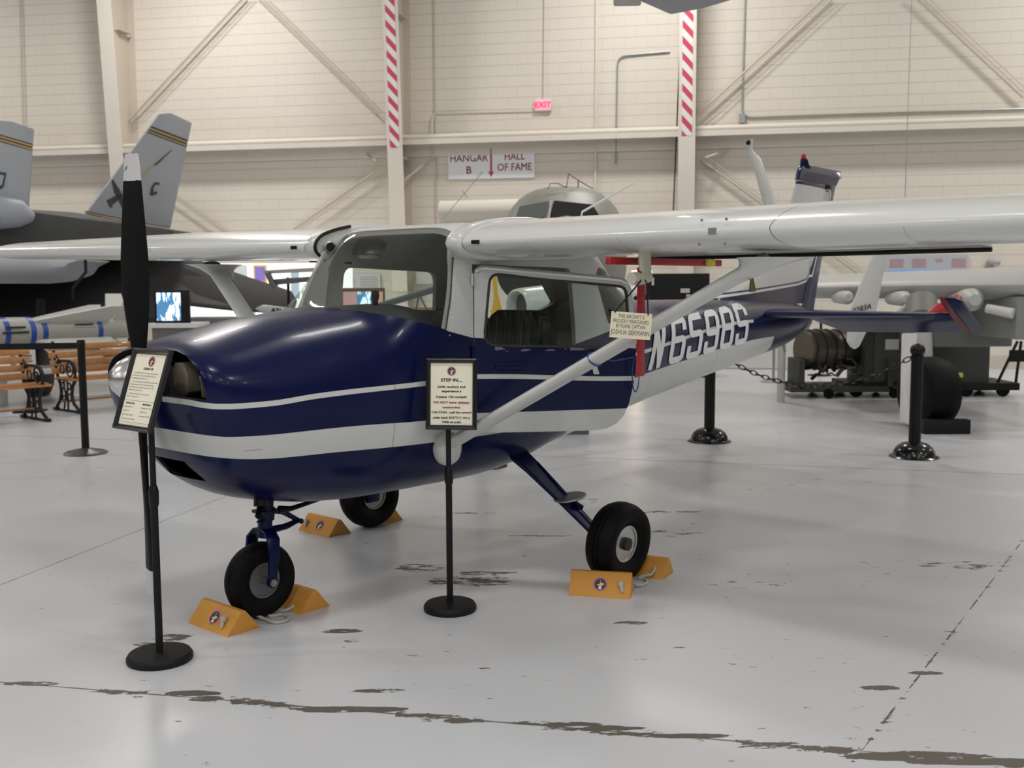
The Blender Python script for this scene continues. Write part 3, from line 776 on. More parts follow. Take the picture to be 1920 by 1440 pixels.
# ---- tail
M_fin = bpy.data.materials.new('blue_white_fin_paint'); n = N(M_fin); x, y, z = n.coord()
zl = n.curve(x, [(4.8, 1.462), (6.25, 1.556), (6.45, 1.585), (6.50, 1.63)]); zt_ = n.curve(x, [(6.0, 2.49), (6.3, 2.465), (6.80, 2.425), (6.9, 2.36)])
xr = n.curve(z, [(1.55, 6.46), (1.62, 6.52), (2.35, 6.86), (2.41, 6.86), (2.45, 6.80)])
ins = n.mul(n.mul(n.gt(z, n.add(zl, .018)), n.lt(z, n.add(zt_, -.02))), n.lt(x, n.add(xr, -.022)))
inb = n.mul(n.mul(n.gt(z, n.add(zl, .004)), n.lt(z, n.add(zt_, -.006))), n.lt(x, n.add(xr, -.007)))
ino = n.mul(n.mul(n.gt(z, n.add(zl, -.016)), n.lt(z, n.add(zt_, .012))), n.lt(x, n.add(xr, .012)))
col = n.mix(ino, (*BLUE, 1), (.8, .8, .78, 1)); col = n.mix(inb, col, (*BLUE, 1)); col = n.mix(ins, col, (*WHITE, 1))
n.put(col, n.b.inputs['Base Color']); n.b.inputs['Roughness'].default_value = .3; n.b.inputs['Coat Weight'].default_value = .4
def thin(t, T, c): return 5 * T * c * (.2969 * math.sqrt(max(t, 0)) - .126 * t - .3516 * t**2 + .2843 * t**3 - .1015 * t**4)
def slab_v(rows, name, m, T=.08, parent=None, t0=0., t1=1., n=12):      # vertical surfaces: rows of (z, x_le, x_te)
    rs = []
    for z_, xl, xt in rows:
        c = xt - xl; ts = [t0 + (t1 - t0) * (.5 - .5 * math.cos(PI * i / n)) for i in range(n + 1)]
        rs.append([Vector((xl + t * c, thin(t, T, c), z_)) for t in reversed(ts)] + [Vector((xl + t * c, -thin(t, T, c), z_)) for t in ts[1:]])
    return MB().rings(rs).build(name, m, parent, smooth=50)
fin_rows = [(1.38, 4.75, 6.40), (1.45, 4.82, 6.43), (1.55, 5.10, 6.47), (1.68, 5.46, 6.52), (1.78, 5.68, 6.56), (1.85, 5.79, 6.59), (2.1, 6.00, 6.70), (2.3, 6.13, 6.79), (2.43, 6.20, 6.84), (2.44, 6.205, 6.845)]
slab_v(fin_rows, 'fin', M_fin, T=.075, parent=plane)
rud = [(1.14, 6.33, 6.50), (1.20, 6.36, 6.58), (1.35, 6.41, 6.62), (1.55, 6.49, 6.68), (2.0, 6.66, 6.84), (2.43, 6.855, 7.01), (2.445, 6.85, 7.02), (2.448, 6.215, 7.03), (2.52, 6.25, 7.10), (2.565, 6.28, 7.13), (2.59, 6.33, 7.12)]
rs = []
for z_, xl, xt in rud:
    c = xt - xl; w_ = .028 if z_ < 2.58 else .012
    rs.append([Vector((xl, w_ * .8, z_)), Vector((xl + c * .3, w_ * .9, z_)), Vector((xt, .004, z_)), Vector((xt, -.004, z_)), Vector((xl + c * .3, -w_ * .9, z_)), Vector((xl, -w_ * .8, z_)), Vector((xl - .012, 0, z_))])
rd = MB().rings(rs).build('rudder', M_fin, plane, smooth=40)
cap = MB().rings([[Vector((x0 + (x1 - x0) * t, s_ * w_, z_)) for t, s_, w_ in ((0, 0, 0), (.25, 1, .024), (.7, 1, .03), (1, 0, 0), (.7, -1, .03), (.25, -1, .024))] for z_, x0, x1 in ((2.56, 6.27, 6.5), (2.60, 6.285, 6.42), (2.635, 6.30, 6.38))]).build('fin_cap', M_blue, plane)
MB().lathe([(.02, 0), (.023, .01), (.022, .035), (.013, .05)], 16, M=Matrix.Translation((6.34, 0, 2.63))).build('beacon', mat('red_lens', (.45, .02, .015), .2), plane)
MB().tube([(7.06, 0, 2.56), (7.135, 0, 2.545)], .022, 10).build('tail_light', M_chrome, plane)
ZS = 1.315
def tail_half(side, el):
    rows = [(.06, 5.25, 6.16), (.2, 5.30, 6.16), (.8, 5.55, 6.16), (1.34, 5.78, 6.16)]
    rs = []
    for y_, xl, xt in rows:
        c = xt - xl; n_ = 10; ts = [.5 - .5 * math.cos(PI * i / n_) for i in range(n_ + 1)]
        rs.append([Vector((xl + t * c, side * y_, ZS + max(thin(t, .085, c), .008 if t > .5 else 0))) for t in reversed(ts)] + [Vector((xl + t * c, side * y_, ZS - max(thin(t, .085, c), .008 if t > .5 else 0))) for t in ts[1:]])
    st_ = MB().rings(rs).build('horizontal_stabilizer', M_blue, plane, smooth=50)
    a = R(el); hx = 6.17
    def E(xx, yy, zz): d = xx - hx; return Vector((hx + d * math.cos(a) + zz * math.sin(a), side * yy, ZS - d * math.sin(a) + zz * math.cos(a)))
    rs = []
    for y_, x0, x1, th in ((.12, 6.17, 6.34, .018), (.32, 6.17, 6.60, .02), (.8, 6.17, 6.58, .019), (1.345, 6.17, 6.54, .018), (1.352, 5.86, 6.54, .024), (1.45, 5.87, 6.52, .022), (1.50, 5.92, 6.47, .012)):
        c = x1 - x0
        rs.append([E(x0 - .006, y_, 0), E(x0 + .02, y_, th), E(x0 + c * .4, y_, th * .85), E(x1, y_, .003), E(x1, y_, -.003), E(x0 + c * .4, y_, -th * .85), E(x0 + .02, y_, -th)])
    e_ = MB().rings(rs).build('elevator', M_blue, plane, smooth=40)
    b = MB()
    b.rings([[E(x0 - .008, y_, 0), E(x0 + .02, y_, .028), E(6.15, y_, .026), E(6.52, y_, .006), E(6.52, y_, -.006), E(6.15, y_, -.026), E(x0 + .02, y_, -.028)] for y_, x0 in ((1.357, 5.86), (1.405, 5.87))])
    b.build('red_band', mat('dull_red_paint', (.16, .02, .02), .5), e_)
    return st_
tail_half(-1, 25); tail_half(1, 25)
MB().tube([(6.02, 0, 1.03), (6.06, 0, .97)], .012, 8).build('tie_down_ring', M_steel, plane)

# ---- propeller, spinner, engine
PZ = 1.179
def blade(up):
    rs = []; RR = .935
    for k in range(22):
        t = .0 + k / 21; r = .10 + (RR - .10) * t
        c = (.055 + .075 * math.sin(min(1, t / .45) * PI / 2)) if t < .45 else .134 - .046 * ((t - .45) / .55) ** 1.3
        if t > .96: c *= .92
        th = .026 * (1 - t) + .012
        be = R(46 - 35 * t ** .8)
        ca, sa = math.cos(be), math.sin(be); ring = []
        for j in range(14):
            g_ = 2 * PI * j / 14; u = math.cos(g_) * c / 2 - c * .08; v = math.sin(g_) * th / 2 * (1 + .3 * math.cos(g_ + PI))
            # chord lies along (+x aft, -y port) turned by the pitch angle
            ring.append(Vector((u * sa - v * ca, -u * ca - v * sa, r)))
        rs.append(ring)
    M = Matrix.Translation((0, 0, PZ)) @ (Matrix.Identity(4) if up else Matrix.Rotation(PI, 4, 'X'))
    if not up: M = Matrix.Translation((0, 0, PZ)) @ Matrix.Rotation(PI, 4, 'X')
    cut = 17
    return rs, M
M_prop = bpy.data.materials.new('black_propeller_paint_white_tip'); n = N(M_prop); x, y, z = n.coord()
dz = n.math('ABSOLUTE', n.sub(z, PZ))
chip = n.mul(n.gt(n.noise(16, 6), .60), n.gt(dz, .86))
tip = n.gt(n.add(dz, n.mul(n.sub(n.noise(60, 2), .5), .006)), .825)
c_ = n.mix(tip, (.002, .002, .002, 1), (.60, .60, .60, 1)); c_ = n.mix(n.mul(chip, n.gt(z, PZ)), c_, (.09, .085, .06, 1))
n.put(c_, n.b.inputs['Base Color']); n.b.inputs['Roughness'].default_value = .5; n.b.inputs['Specular IOR Level'].default_value = .2
prop = MB().lathe([(.05, -.06), (.055, -.02), (.055, .04)], 20, M=Matrix.Translation((0, 0, PZ)) @ Matrix.Rotation(R(90), 4, 'Y')).build('propeller', M_black, plane)
for up in (True, False):
    rs, M = blade(up)
    rs2 = [[M @ v for v in r_] for r_ in rs]
    MB().rings(rs2).build('blade', M_prop, prop, smooth=50)
MB().lathe([(.10, .045), (.104, .0), (.098, -.045), (.078, -.09), (.05, -.122), (.02, -.138), (.0, -.141)][::-1], 28, M=Matrix.Translation((0, 0, PZ)) @ Matrix.Rotation(R(90), 4, 'Y')).build('spinner', M_alu, plane)['label'] = 'polished spinner'
M_eng = mat('engine_casting', (.40, .36, .28), .55, .3, bump=.2, bscale=30)
M_fins = mat('cylinder_fins', (.40, .32, .20), .5, .4)
e = MB()
for s_ in (-1, 1):
    e.rings([[Vector((xx, s_ * y_ + 0, 1.17 + zz)) for y_, zz in ((.06, .07), (.12, .075), (.16, .03), (.165, -.05), (.12, -.075), (.06, -.07))] for xx in (.12, .15, .30)])
    e.tube([(.22, s_ * .20, 1.165), (.22, s_ * .27, 1.17)], .045, 12)
e.box((.25, 0, 1.14), (.25, .2, .16))
eng = e.build('engine', M_eng, plane, bevel=.006)
for s_ in (-1, 1):
    e = MB()
    for k in range(11): e.box((.195, s_ * (.262 + k * .0105), 1.18), (.15, .003, .15))
    e.tube([(.195, s_ * .20, 1.18), (.195, s_ * .375, 1.18)], .045, 12)
    e.build('cylinder_fins', M_fins, plane, smooth=0)
MB().box((.16, 0, 1.083), (.16, .78, .02)).build('baffle', M_blue, plane)
# exhaust stack and nose details
MB().tube([(.50, -.12, .62), (.49, -.13, .562)], .030, 18, cap=False).tube([(.50, -.12, .62), (.49, -.13, .566)], .026, 18).build('exhaust_pipe', M_black, plane)

# ---- landing gear
def wheel(cx, cy, cz, r, w, name='wheel', lean=0.0, inner=.45):
    # axis along y; parts in the same axes as the aircraft
    M = Matrix.Translation((cx, cy, cz)) @ Matrix.Rotation(lean, 4, 'X') @ Matrix.Rotation(R(90), 4, 'X')
    rr = r * inner; h = w / 2
    prof = [(rr, -h * .50), (rr + .008, -h * .62), (rr + (r - rr) * .35, -h * .92), (rr + (r - rr) * .6, -h), (rr + (r - rr) * .82, -h * .93), (r - .012, -h * .72), (r - .003, -h * .45)]
    prof2 = prof + [(r - .001, -h * .2), (r - .006, -h * .18), (r - .006, -h * .15), (r, -h * .12), (r, h * .12), (r - .006, h * .15), (r - .006, h * .18), (r - .001, h * .2)] + [(a, -b_) for a, b_ in reversed(prof)]
    t = MB().lathe(prof2 + [(rr, 0)], 56, M=M, cap=False).build(name, M_rubber, plane, smooth=40)
    rim = MB().lathe([(rr + .004, -h * .55), (rr + .002, -h * .64), (rr - .008, -h * .62), (rr - .010, -h * .52), (rr - .013, -h * .40), (rr - .024, -h * .30), (rr * .70, h * .10), (rr * .42, h * .12), (rr * .38, -h * .12), (.02, -h * .14), (0, -h * .14)], 40, M=M)
    rim.lathe([(rr + .004, h * .55), (rr + .002, h * .64), (rr - .008, h * .62), (rr - .010, h * .52), (rr - .013, h * .40), (rr - .024, h * .30), (rr * .70, h * .14), (rr * .42, h * .16), (rr * .38, h * .18), (.02, h * .2), (0, h * .2)], 40, M=M)
    return t, rim, M, rr, h
MX, MY = 2.13, .98
for side in (-1, 1):
    t, rim, M, rr, h = wheel(MX, side * MY, .213, .213, .162, lean=R(-side * 4))
    t['label'] = 'black main tyre'
    rim.build('rim', M_alu if side < 0 else M_steel, t)
    b = MB().lathe([(0, -h * .55), (.020, -h * .55), (.020, -h * .1), (.034, -h * .1), (.034, h * .8)], 14, M=M)
    for k in range(3):
        a = 2 * PI * k / 3; b.lathe([(.008, -h * .5), (.008, h * .5)], 8, M=M @ Matrix.Translation((rr * .55 * math.cos(a), rr * .55 * math.sin(a), 0)))
    b.build('hub', mat('dirty_axle', (.05, .045, .04), .5, .5), t)
    # flat spring leg
    path = [((2.03, .25, .655), .155, .034), ((2.03, .36, .635), .15, .032), ((2.04, .48, .555), .13, .028), ((2.05, .66, .425), .105, .024), ((2.06, .80, .32), .09, .021), ((2.065, .90, .245), .08, .02)]
    rs = []
    for i, (p_, w_, th) in enumerate(path):
        a = Vector(path[max(0, i - 1)][0]); c = Vector(path[min(len(path) - 1, i + 1)][0]); d = (c - a).normalized(); nn = Vector((0, -d.z, d.y))
        q = Vector(p_); ring = []
        for u, v in ((-1, -.6), (-.92, -1), (.92, -1), (1, -.6), (1, .6), (.92, 1), (-.92, 1), (-1, .6)):
            pt = q + Vector((u * w_ / 2, 0, 0)) + nn * v * th / 2; ring.append(Vector((pt.x, side * pt.y, pt.z)))
        rs.append(ring)
    leg = MB().rings(rs).build('main_gear_leg', M_blue, plane, smooth=40)
    if side < 0:
        MB().lathe([(.0, 0), (.088, 0), (.09, .004), (.088, .009), (0, .009)], 28, M=Matrix.Translation((2.055, -.715, .425)) @ Matrix.Rotation(R(-5), 4, 'X') @ Matrix.Rotation(R(-9), 4, 'Y')).build('step_plate', M_steel, leg, smooth=30)
        MB().tube([(2.06, -.74, .40), (2.10, -.76, .37)], .016, 8).build('step_bracket', M_blue, leg)
    MB().tube([(2.085, side * .47, .585), (2.075, side * .66, .448), (2.07, side * .88, .275)], .005, 6).build('brake_line', M_blue, leg)
    MB().box((2.09, side * .905, .235), (.10, .03, .12)).build('brake_plate', M_blue, leg, bevel=.01)
MB().box((2.03, 0, .62), (.22, .60, .06)).build('gear_saddle', M_blue, plane, bevel=.02)
# nose gear
t, rim, M, rr, h = wheel(.570, 0, .179, .179, .120, inner=.46)
t['label'] = 'black nose tyre'
rim.build('rim', mat('grey_rim', (.16, .165, .17), .45, .5), t)
MB().lathe([(.018, -.11), (.018, .11)], 14, M=M).build('axle', M_steel, t)
ng = MB().tube([(.625, 0, .60), (.60, 0, .375)], .034, 20).tube([(.618, 0, .52), (.612, 0, .46)], .040, 20).build('nose_gear_strut', M_blue, plane)
b = MB()
for s_ in (-1, 1):
    pts = [(.60, 0, .418), (.598, s_ * .045, .412), (.593, s_ * .082, .375), (.585, s_ * .092, .29), (.575, s_ * .088, .179)]
    rs = []
    for i, p_ in enumerate(pts):
        a = Vector(pts[max(0, i - 1)]); c = Vector(pts[min(4, i + 1)]); d = (c - a).normalized(); nn = d.cross(Vector((1, 0, 0))).normalized(); w_ = (.055, .062, .066, .058, .042)[i]
        rs.append([Vector(p_) + Vector((u * w_ / 2, 0, 0)) + nn * v * .008 for u, v in ((-1, -.7), (-.8, -1), (.8, -1), (1, -.7), (1, .7), (.8, 1), (-.8, 1), (-1, .7))])
    b.rings(rs); b.tube([(.575, s_ * .078, .179), (.575, s_ * .10, .179)], .026, 18)
b.build('fork', M_blue, ng, smooth=50)
b = MB()
for s_ in (-1, 1): b.tube([(.575, s_ * .10, .179), (.575, s_ * .112, .179)], .014, 6)
b.build('axle_nut', M_steel, ng)
b = MB()
for s_ in (-1, 1):
    b.tube([(.64, s_ * .02, .50), (.71, s_ * .015, .48), (.80, 0, .425)], [.014, .012, .011], 8)
    b.tube([(.64, s_ * .02, .405), (.72, s_ * .015, .405), (.80, 0, .42)], [.013, .011, .011], 8)
b.tube([(.80, -.03, .422), (.80, .03, .422)], .013, 8)
b.build('torque_link', M_blue, ng)
MB().tube([(.66, -.04, .505), (.72, -.05, .50), (.98, -.06, .53)], [.02, .013, .008], 8).build('steering_rod', M_black, ng)
b = MB().tube([(.59, -.0, .535), (.545, -.05, .525), (.52, -.07, .50)], [.02, .018, .016], 8).tube([(.53, -.05, .47), (.60, -.02, .465)], .006, 6)
b.box((.615, 0, .50), (.09, .10, .014))
b.build('shimmy_damper', M_black, ng)

# ---- cabin inside
def top_z(x, y):
    w, zt, zb, zm, et, eb = station(x)
    return zm + (zt - zm) * max(0.0, 1 - min(1, abs(y) / w) ** et) ** (1 / et)
M_panel = mat('glareshield_black', (.02, .02, .021), .65)
rs = []
for x_, zc, drop in ((1.0, 1.455, .02), (1.15, 1.462, .035), (1.34, 1.468, .05), (1.36, 1.46, .06)):
    ring = []
    for k in range(13):
        y_ = -.45 + .90 * k / 12; hump = zc - drop * (abs(y_) / .46) ** 3 * 2.2
        ring.append(Vector((x_, y_, min(hump, top_z(x_, y_) - .035))))
    ring += [Vector((x_, .46, 1.30)), Vector((x_, -.46, 1.30))]
    rs.append(ring)
MB().rings(rs).build('glareshield', M_panel, plane, smooth=50)
MB().box((1.37, 0, 1.27), (.03, .92, .34)).build('instrument_panel', M_panel, plane)
MB().lathe([(.0, -.026), (.016, -.024), (.021, 0), (.017, .022), (0, .027)], 16, M=Matrix.Translation((1.24, -.10, 1.515))).box((1.24, -.10, 1.478), (.02, .02, .05)).build('compass', M_black, plane)
MB().rings([[Vector((x_, y_, z_)) for x_, z_ in ((1.17, 1.37), (1.36, 1.34), (1.40, 1.60), (1.44, 1.78), (1.375, 1.74), (1.27, 1.56))] for y_ in (.462, .49)]).build('door_post_lining', mat('pale_post_paint', (.55, .55, .50), .5), plane, smooth=0)
def seat(yc):
    b = MB(); rs = []
    for k in range(17):
        t = k / 16; z_ = .86 + .56 * t; hw = .218 * (1 - .40 * (1 - math.sqrt(1 - max(0, (t - .72) / .28) ** 2 * .999)))
        xb = 2.10 + .08 * t; ring = []
        for j in range(41):
            u = -1 + 2 * j / 40; fl = abs(math.sin(u * PI * 3.5)) ** .5 * .018
            ring.append(Vector((xb - .015 - fl * (1 if abs(u) < .95 else .2), yc + u * hw, z_)))
        ring += [Vector((xb + .055, yc + hw, z_)), Vector((xb + .06, yc, z_)), Vector((xb + .055, yc - hw, z_))]
        rs.append(ring)
    q = b.rings(rs).build('seat', M_seat, plane, smooth=50)
    b = MB().box((1.90, yc, .84), (.44, .42, .13)); b.build('seat_cushion', M_seat, q, bevel=.03)
seat(-.245); seat(.245)
MV = Matrix.Translation((1.425, .47, 1.772)) @ Vector((-.55, -.82, .05)).to_track_quat('Z', 'Y').to_matrix().to_4x4()
cv_ = MB().lathe([(0, -.03), (.028, -.03), (.034, 0), (.034, .028), (.026, .032), (.024, .024), (0, .024)], 24, M=MV).build('cabin_air_vent', M_steel, plane)
MB().lathe([(0, .0245), (.023, .0245), (.023, .027), (0, .027)], 20, M=MV).build('vent_grille', M_black, cv_)
MB().box((1.56, .30, 1.765), (.02, .22, .10), rot=Matrix.Rotation(R(25), 3, 'Y')).build('sun_visor', mat('smoked_visor', (.03, .03, .025), .2), plane, bevel=.03, smooth=50)
MB().tube([(1.50, -.40, 1.845), (1.545, -.10, 1.80)], .004, 6).build('visor_rod', M_steel, plane)
# port door post rivets
b = MB()
for k in range(14):
    z_ = 1.32 + k * .027
    for x_ in (1.352 + (z_ - 1.34) * .20, 1.492):
        yy = -(half_w(x_, z_)); b.lathe([(.0045, 0), (.003, .0025), (0, .0032)], 8, M=Matrix.Translation((x_, yy, z_)) @ Matrix.Rotation(R(90), 4, 'X'))
b.build('rivets', M_white, plane, smooth=60)['kind'] = 'stuff'
MB().tube([(1.318, -half_w(1.32, 1.346) - .002, 1.346), (1.36, -half_w(1.36, 1.5) - .002, 1.5), (1.41, -half_w(1.41, 1.70) - .002, 1.70)], .004, 6).build('windshield_seal', M_seal, plane)
MB().tube([(1.95, -.86, 1.888), (1.955, -.865, 1.93), (2.13, -1.06, 2.075)], .006, 8).build('whip_aerial', M_white, plane)
# pitot mast under the port wing
pit = MB().rings([[Vector((x_ + .042 * math.cos(t), -1.52 + .018 * math.sin(t), z_)) for t in [2 * PI * i / 16 for i in range(16)]] for z_, x_ in ((1.72, 1.53), (1.66, 1.535), (1.60, 1.54), (1.585, 1.545))])
pit.tube([(1.56, -1.52, 1.60), (1.50, -1.52, 1.592), (1.43, -1.52, 1.592)], [.026, .030, .026], 16)
pit.build('pitot_mast', mat('cream_pitot_paint', (.60, .58, .47), .4), plane)

# ------------------------------------------------------------------ things around the aeroplane
def xy(p, z=0.0): return (p.x, p.y, z)
def emblem(mb_parent, M, r, parent, label=None):
    # round museum emblem: dark red ring, navy field, pale aeroplane-like star, white wedge
    def disk(rr, z, n_=32): return [Vector((rr * math.cos(2 * PI * k / n_), rr * math.sin(2 * PI * k / n_), z)) for k in range(n_)]
    b = MB(); b.cur = 0; b.add(disk(r, .0006), [tuple(range(32))], M)
    b.cur = 3; b.add(disk(r * .93, .0009), [tuple(range(32))], M)
    b.cur = 0; b.add(disk(r * .88, .0012), [tuple(range(32))], M)
    b.cur = 1; b.add(disk(r * .72, .0015), [tuple(range(32))], M)
    b.cur = 2; b.add([(-.45 * r, -.12 * r, .0018), (.1 * r, -.28 * r, .0018), (.5 * r, -.05 * r, .0018), (.5 * r, .15 * r, .0018), (.15 * r, .22 * r, .0018), (.0, .05 * r, .0018), (-.4 * r, -.02 * r, .0018)], [tuple(range(7))], M)
    b.cur = 3; b.add([(-.26 * r, -.64 * r, .0018), (.26 * r, -.64 * r, .0018), (.12 * r, -.25 * r, .0018), (-.12 * r, -.25 * r, .0018)], [(0, 1, 2, 3)], M)
    b.add([(-.035 * r, .05 * r, .0021), (.035 * r, .05 * r, .0021), (.02 * r, .6 * r, .0021), (-.02 * r, .6 * r, .0021)], [(0, 1, 2, 3)], M)
    return b.build('emblem', [M_inkred, M_navyink, M_yellowink, M_whiteink], parent, smooth=0)

def sign_stand(name, label, base, board_c, w, h, yaw, tilt, base_r, join_z, texts, ptop, emb, collar):
    t = thing(name, label, 'sign stand', xy(base), 0)
    b = MB().lathe([(0, 0), (base_r * .97, 0), (base_r, .006), (base_r, .020), (base_r * .93, .034), (base_r * .25, .037), (0, .037)], 56).build('base', M_blackm, t, smooth=35)
    b = MB().tube([(0, 0, .03), (0, 0, collar)], .0155, 18).tube([(0, 0, collar - .01), (0, 0, join_z)], .0125, 18)
    b.build('pole', M_blackm, t)
    MB().lathe([(.0155, -.045), (.020, -.035), (.021, .02), (.017, .035), (.0145, .045)], 18, M=Matrix.Translation((0, 0, collar))).build('collar', M_black, t)
    c = board_c - Vector(xy(base))
    M = Matrix.Translation(c) @ Matrix.Rotation(yaw, 4, 'Z') @ Matrix.Rotation(R(90) - tilt, 4, 'X')     # board plane XY, +Z to the viewer
    fw = .022; fr = MB()
    outer = [(-w / 2, -h / 2), (w / 2, -h / 2), (w / 2, h / 2), (-w / 2, h / 2)]
    prof = [(0, -.008), (0, .010), (.006, .014), (.012, .009), (.018, .010), (fw, .002), (fw, -.002)]
    rs = []
    for d, z_ in prof: rs.append([Vector((math.copysign(w / 2 - d, x_), math.copysign(h / 2 - d, y_), z_)) for x_, y_ in outer])
    rs.append(rs[0])
    f = fr.rings(rs, cap=False, M=M).build('frame', mat('black_frame', (.012, .012, .013), .28), t, smooth=20)
    MB().box((0, 0, -.006), (w - .01, h - .01, .004), M=M).build('back_board', M_blackm, t, smooth=0)
    pp = MB().box((0, 0, .0), (w - 2 * fw + .004, h - 2 * fw + .004, .001), M=M).build('paper', M_paper, t, smooth=0)
    for m_, items in texts:
        b = MB()
        for it in items: put_text(b, *it[0], z=.0011, M=M, **it[1])
        b.build('lettering', m_, pp, smooth=0)
    emblem(None, M @ Matrix.Translation((emb[0], emb[1], .0006)), emb[2], pp)
    MB().box((0, -h * .25, -.014), (.05, .06, .014), M=M).build('bracket', M_blackm, t)
    return t
cA = at(268, 731, 4.14)
base1 = on_floor(300, 1237)
lines = []
def L(txt, x_, y_, s_, **k): return ((txt, x_, y_, s_), k)
tiny = dict(align='LEFT')
def par(rows, x_, y0, s_, dy, **k): return [L(r_, x_, y0 - i * dy, s_, **k) for i, r_ in enumerate(rows)]
t1 = [L('CESSNA 150', 0, .083, .0125, bold=.0006, shear=.25)] + \
     par(['     The Cessna 150 is one of the most popular trainers', 'ever built. First produced in the 1950s, it is still used', 'for training pilots around the country.'], -.100, .066, .0078, .0115, **tiny) + \
     par(['     The aircraft on display is a Model 150H, produced in 1968.', 'It was donated by the Center for Aviation Technology', 'including flight use, and is used to give visitors a hands-on', 'experience of an actual cockpit.'], -.100, .029, .0075, .0115, **tiny) + \
     par(['     Visitors are encouraged to enter the cockpit', 'and operate the controls.'], -.100, -.021, .0078, .0115, **tiny) + \
     [L('SPECIFICATIONS', -.062, -.062, .0085, bold=.0004), L('PERFORMANCE', .055, -.062, .0085, bold=.0004)] + \
     par(['Wingspan: 33 ft. 2 in.', 'Length: 23 ft.', 'Gross Weight: 1,600 lbs.', 'Max. Cruising Speed: 122 mph'], -.098, -.076, .0075, .0165, **tiny) + \
     par(['Cruising speed: 117 mph', 'Range: 350 miles', 'Service ceiling: 12,650 ft.'], .018, -.076, .0075, .0165, **tiny)
s1 = sign_stand('sign_stand', 'black stand with tilted framed description sheet in front of the propeller', base1, cA, .262, .338, R(-38), R(19), .135, .985, [(M_ink, t1)], None, (.012, .118, .022), .70)
pp = [c for c in s1.children if c.name.startswith('paper')][0]
Mb = Matrix.Translation(cA - Vector(xy(base1))) @ Matrix.Rotation(R(-38), 4, 'Z') @ Matrix.Rotation(R(90 - 19), 4, 'X')
MB().box((0, -.047, .0012), (.205, .0008, .0004), M=Mb).box((0, -.136, .0012), (.205, .0006, .0004), M=Mb).build('ruled_line', M_ink, pp, smooth=0)
cB = at(846.5, 739, 4.86)
base2 = on_floor(844, 1143)
k = dict(bold=.00065, sx=1.20)
t2 = [L('STEP IN....', 0, .059, .0215, bold=.0009, sx=1.12), L('(with caution) and', 0, .030, .0150, **k), L('experience a', 0, .009, .0150, **k), L('Cessna 150 cockpit!', 0, -.018, .0150, **k),
      L('CAUTION - pull the control', 0, -.091, .0142, bold=.0006, sx=1.14), L('yoke back SOFTLY, it\'s a', 0, -.116, .0145, **k), L('1968 aircraft.', 0, -.137, .0150, **k)]
t3 = [L('DO NOT leave children', 0, -.044, .0145, **k), L('unattended.', 0, -.067, .0150, **k)]
s2 = sign_stand('sign_stand', 'black stand with framed STEP IN notice before the wing strut', base2, cB, .243, .336, R(-6), R(5), .128, .90, [(M_ink, t2), (M_inkred, t3)], None, (0, .1085, .0215), .66)
pp = [c for c in s2.children if c.name.startswith('paper')][0]
Mb = Matrix.Translation(cB - Vector(xy(base2))) @ Matrix.Rotation(R(-6), 4, 'Z') @ Matrix.Rotation(R(85), 4, 'X')
MB().box((.061, -.0465, .0012), (.056, .0012, .0004), M=Mb).build('underline', M_inkred, pp, smooth=0)

# plane captain's sign hanging from the pitot mast
pl = []
for (px_, py_) in ((1146, 583), (1222, 589), (1220, 638), (1143, 632)): pl.append(at(px_, py_, 4.40 - (px_ - 1180) * .0002))
cc = (pl[0] + pl[1] + pl[2] + pl[3]) / 4; rgt = (pl[1] - pl[0] + pl[2] - pl[3]) / 2; upv = (pl[0] - pl[3] + pl[1] - pl[2]) / 2
Mh = face_mat(cc, rgt, upv); hw, hh = rgt.length, upv.length
cs = MB().box((0, 0, 0), (hw, hh, .003), M=Mh).build('hanging_sign', mat('cream_plastic', (.84, .78, .56), .5), smooth=0)
props(cs, 'small cream engraved plaque hanging by black cord under the wing', 'sign')
b = MB()
for txt, y_, s_ in (('THIS AIRCRAFT IS', .030, .0235), ('PROUDLY MAINTAINED', .009, .0235), ('BY PLANE CAPTAIN', -.012, .0235), ('JOSHUA SIEKMANN', -.040, .030)):
    put_text(b, txt, 0, y_, s_, z=.002, bold=0, sx=.60 if s_ < .03 else .62, M=Mh)
b.build('lettering', M_navyink, cs, smooth=0)
PT = plane.matrix_basis if False else (Matrix.Translation((-1.571, 4.37, 0)) @ Matrix.Rotation(R(49.42), 4, 'Z'))
ptp = PT @ Vector((1.47, -1.52, 1.625))
b = MB(); b.tube([Mh @ Vector((-hw * .42, hh * .46, .003)), PT @ Vector((1.46, -1.548, 1.58)), PT @ Vector((1.48, -1.53, 1.622))], .0035, 6)
b.tube([PT @ Vector((1.48, -1.53, 1.622)), PT @ Vector((1.50, -1.555, 1.57)), Mh @ Vector((hw * .40, hh * .44, .003))], .0035, 6)
b.build('cord', M_black, cs)

# red control-lock board: bar under the wing and long flat streamer
rb = thing('control_lock', 'red L-shaped control lock board hanging under the near wing', 'control lock', tuple(PT @ Vector((1.5, -1.46, 1.66))), R(49.42))
inv = Matrix.Translation((-1.5, 1.46, -1.66))
MB().box((1.85, -1.44, 1.668), (.96, .03, .032), M=inv).build('red_bar', M_red, rb, bevel=.006)
MB().box((1.545, -1.495, 1.40), (.055, .008, .48), M=inv).build('red_streamer', M_red, rb, bevel=.002)
MB().box((2.20, -1.462, 1.668), (.07, .022, .036), M=inv).build('yellow_clamp', M_yellowink, rb, bevel=.006)
MB().box((1.60, -1.462, 1.675), (.05, .022, .03), M=inv).build('yellow_clamp', M_yellowink, rb, bevel=.006)

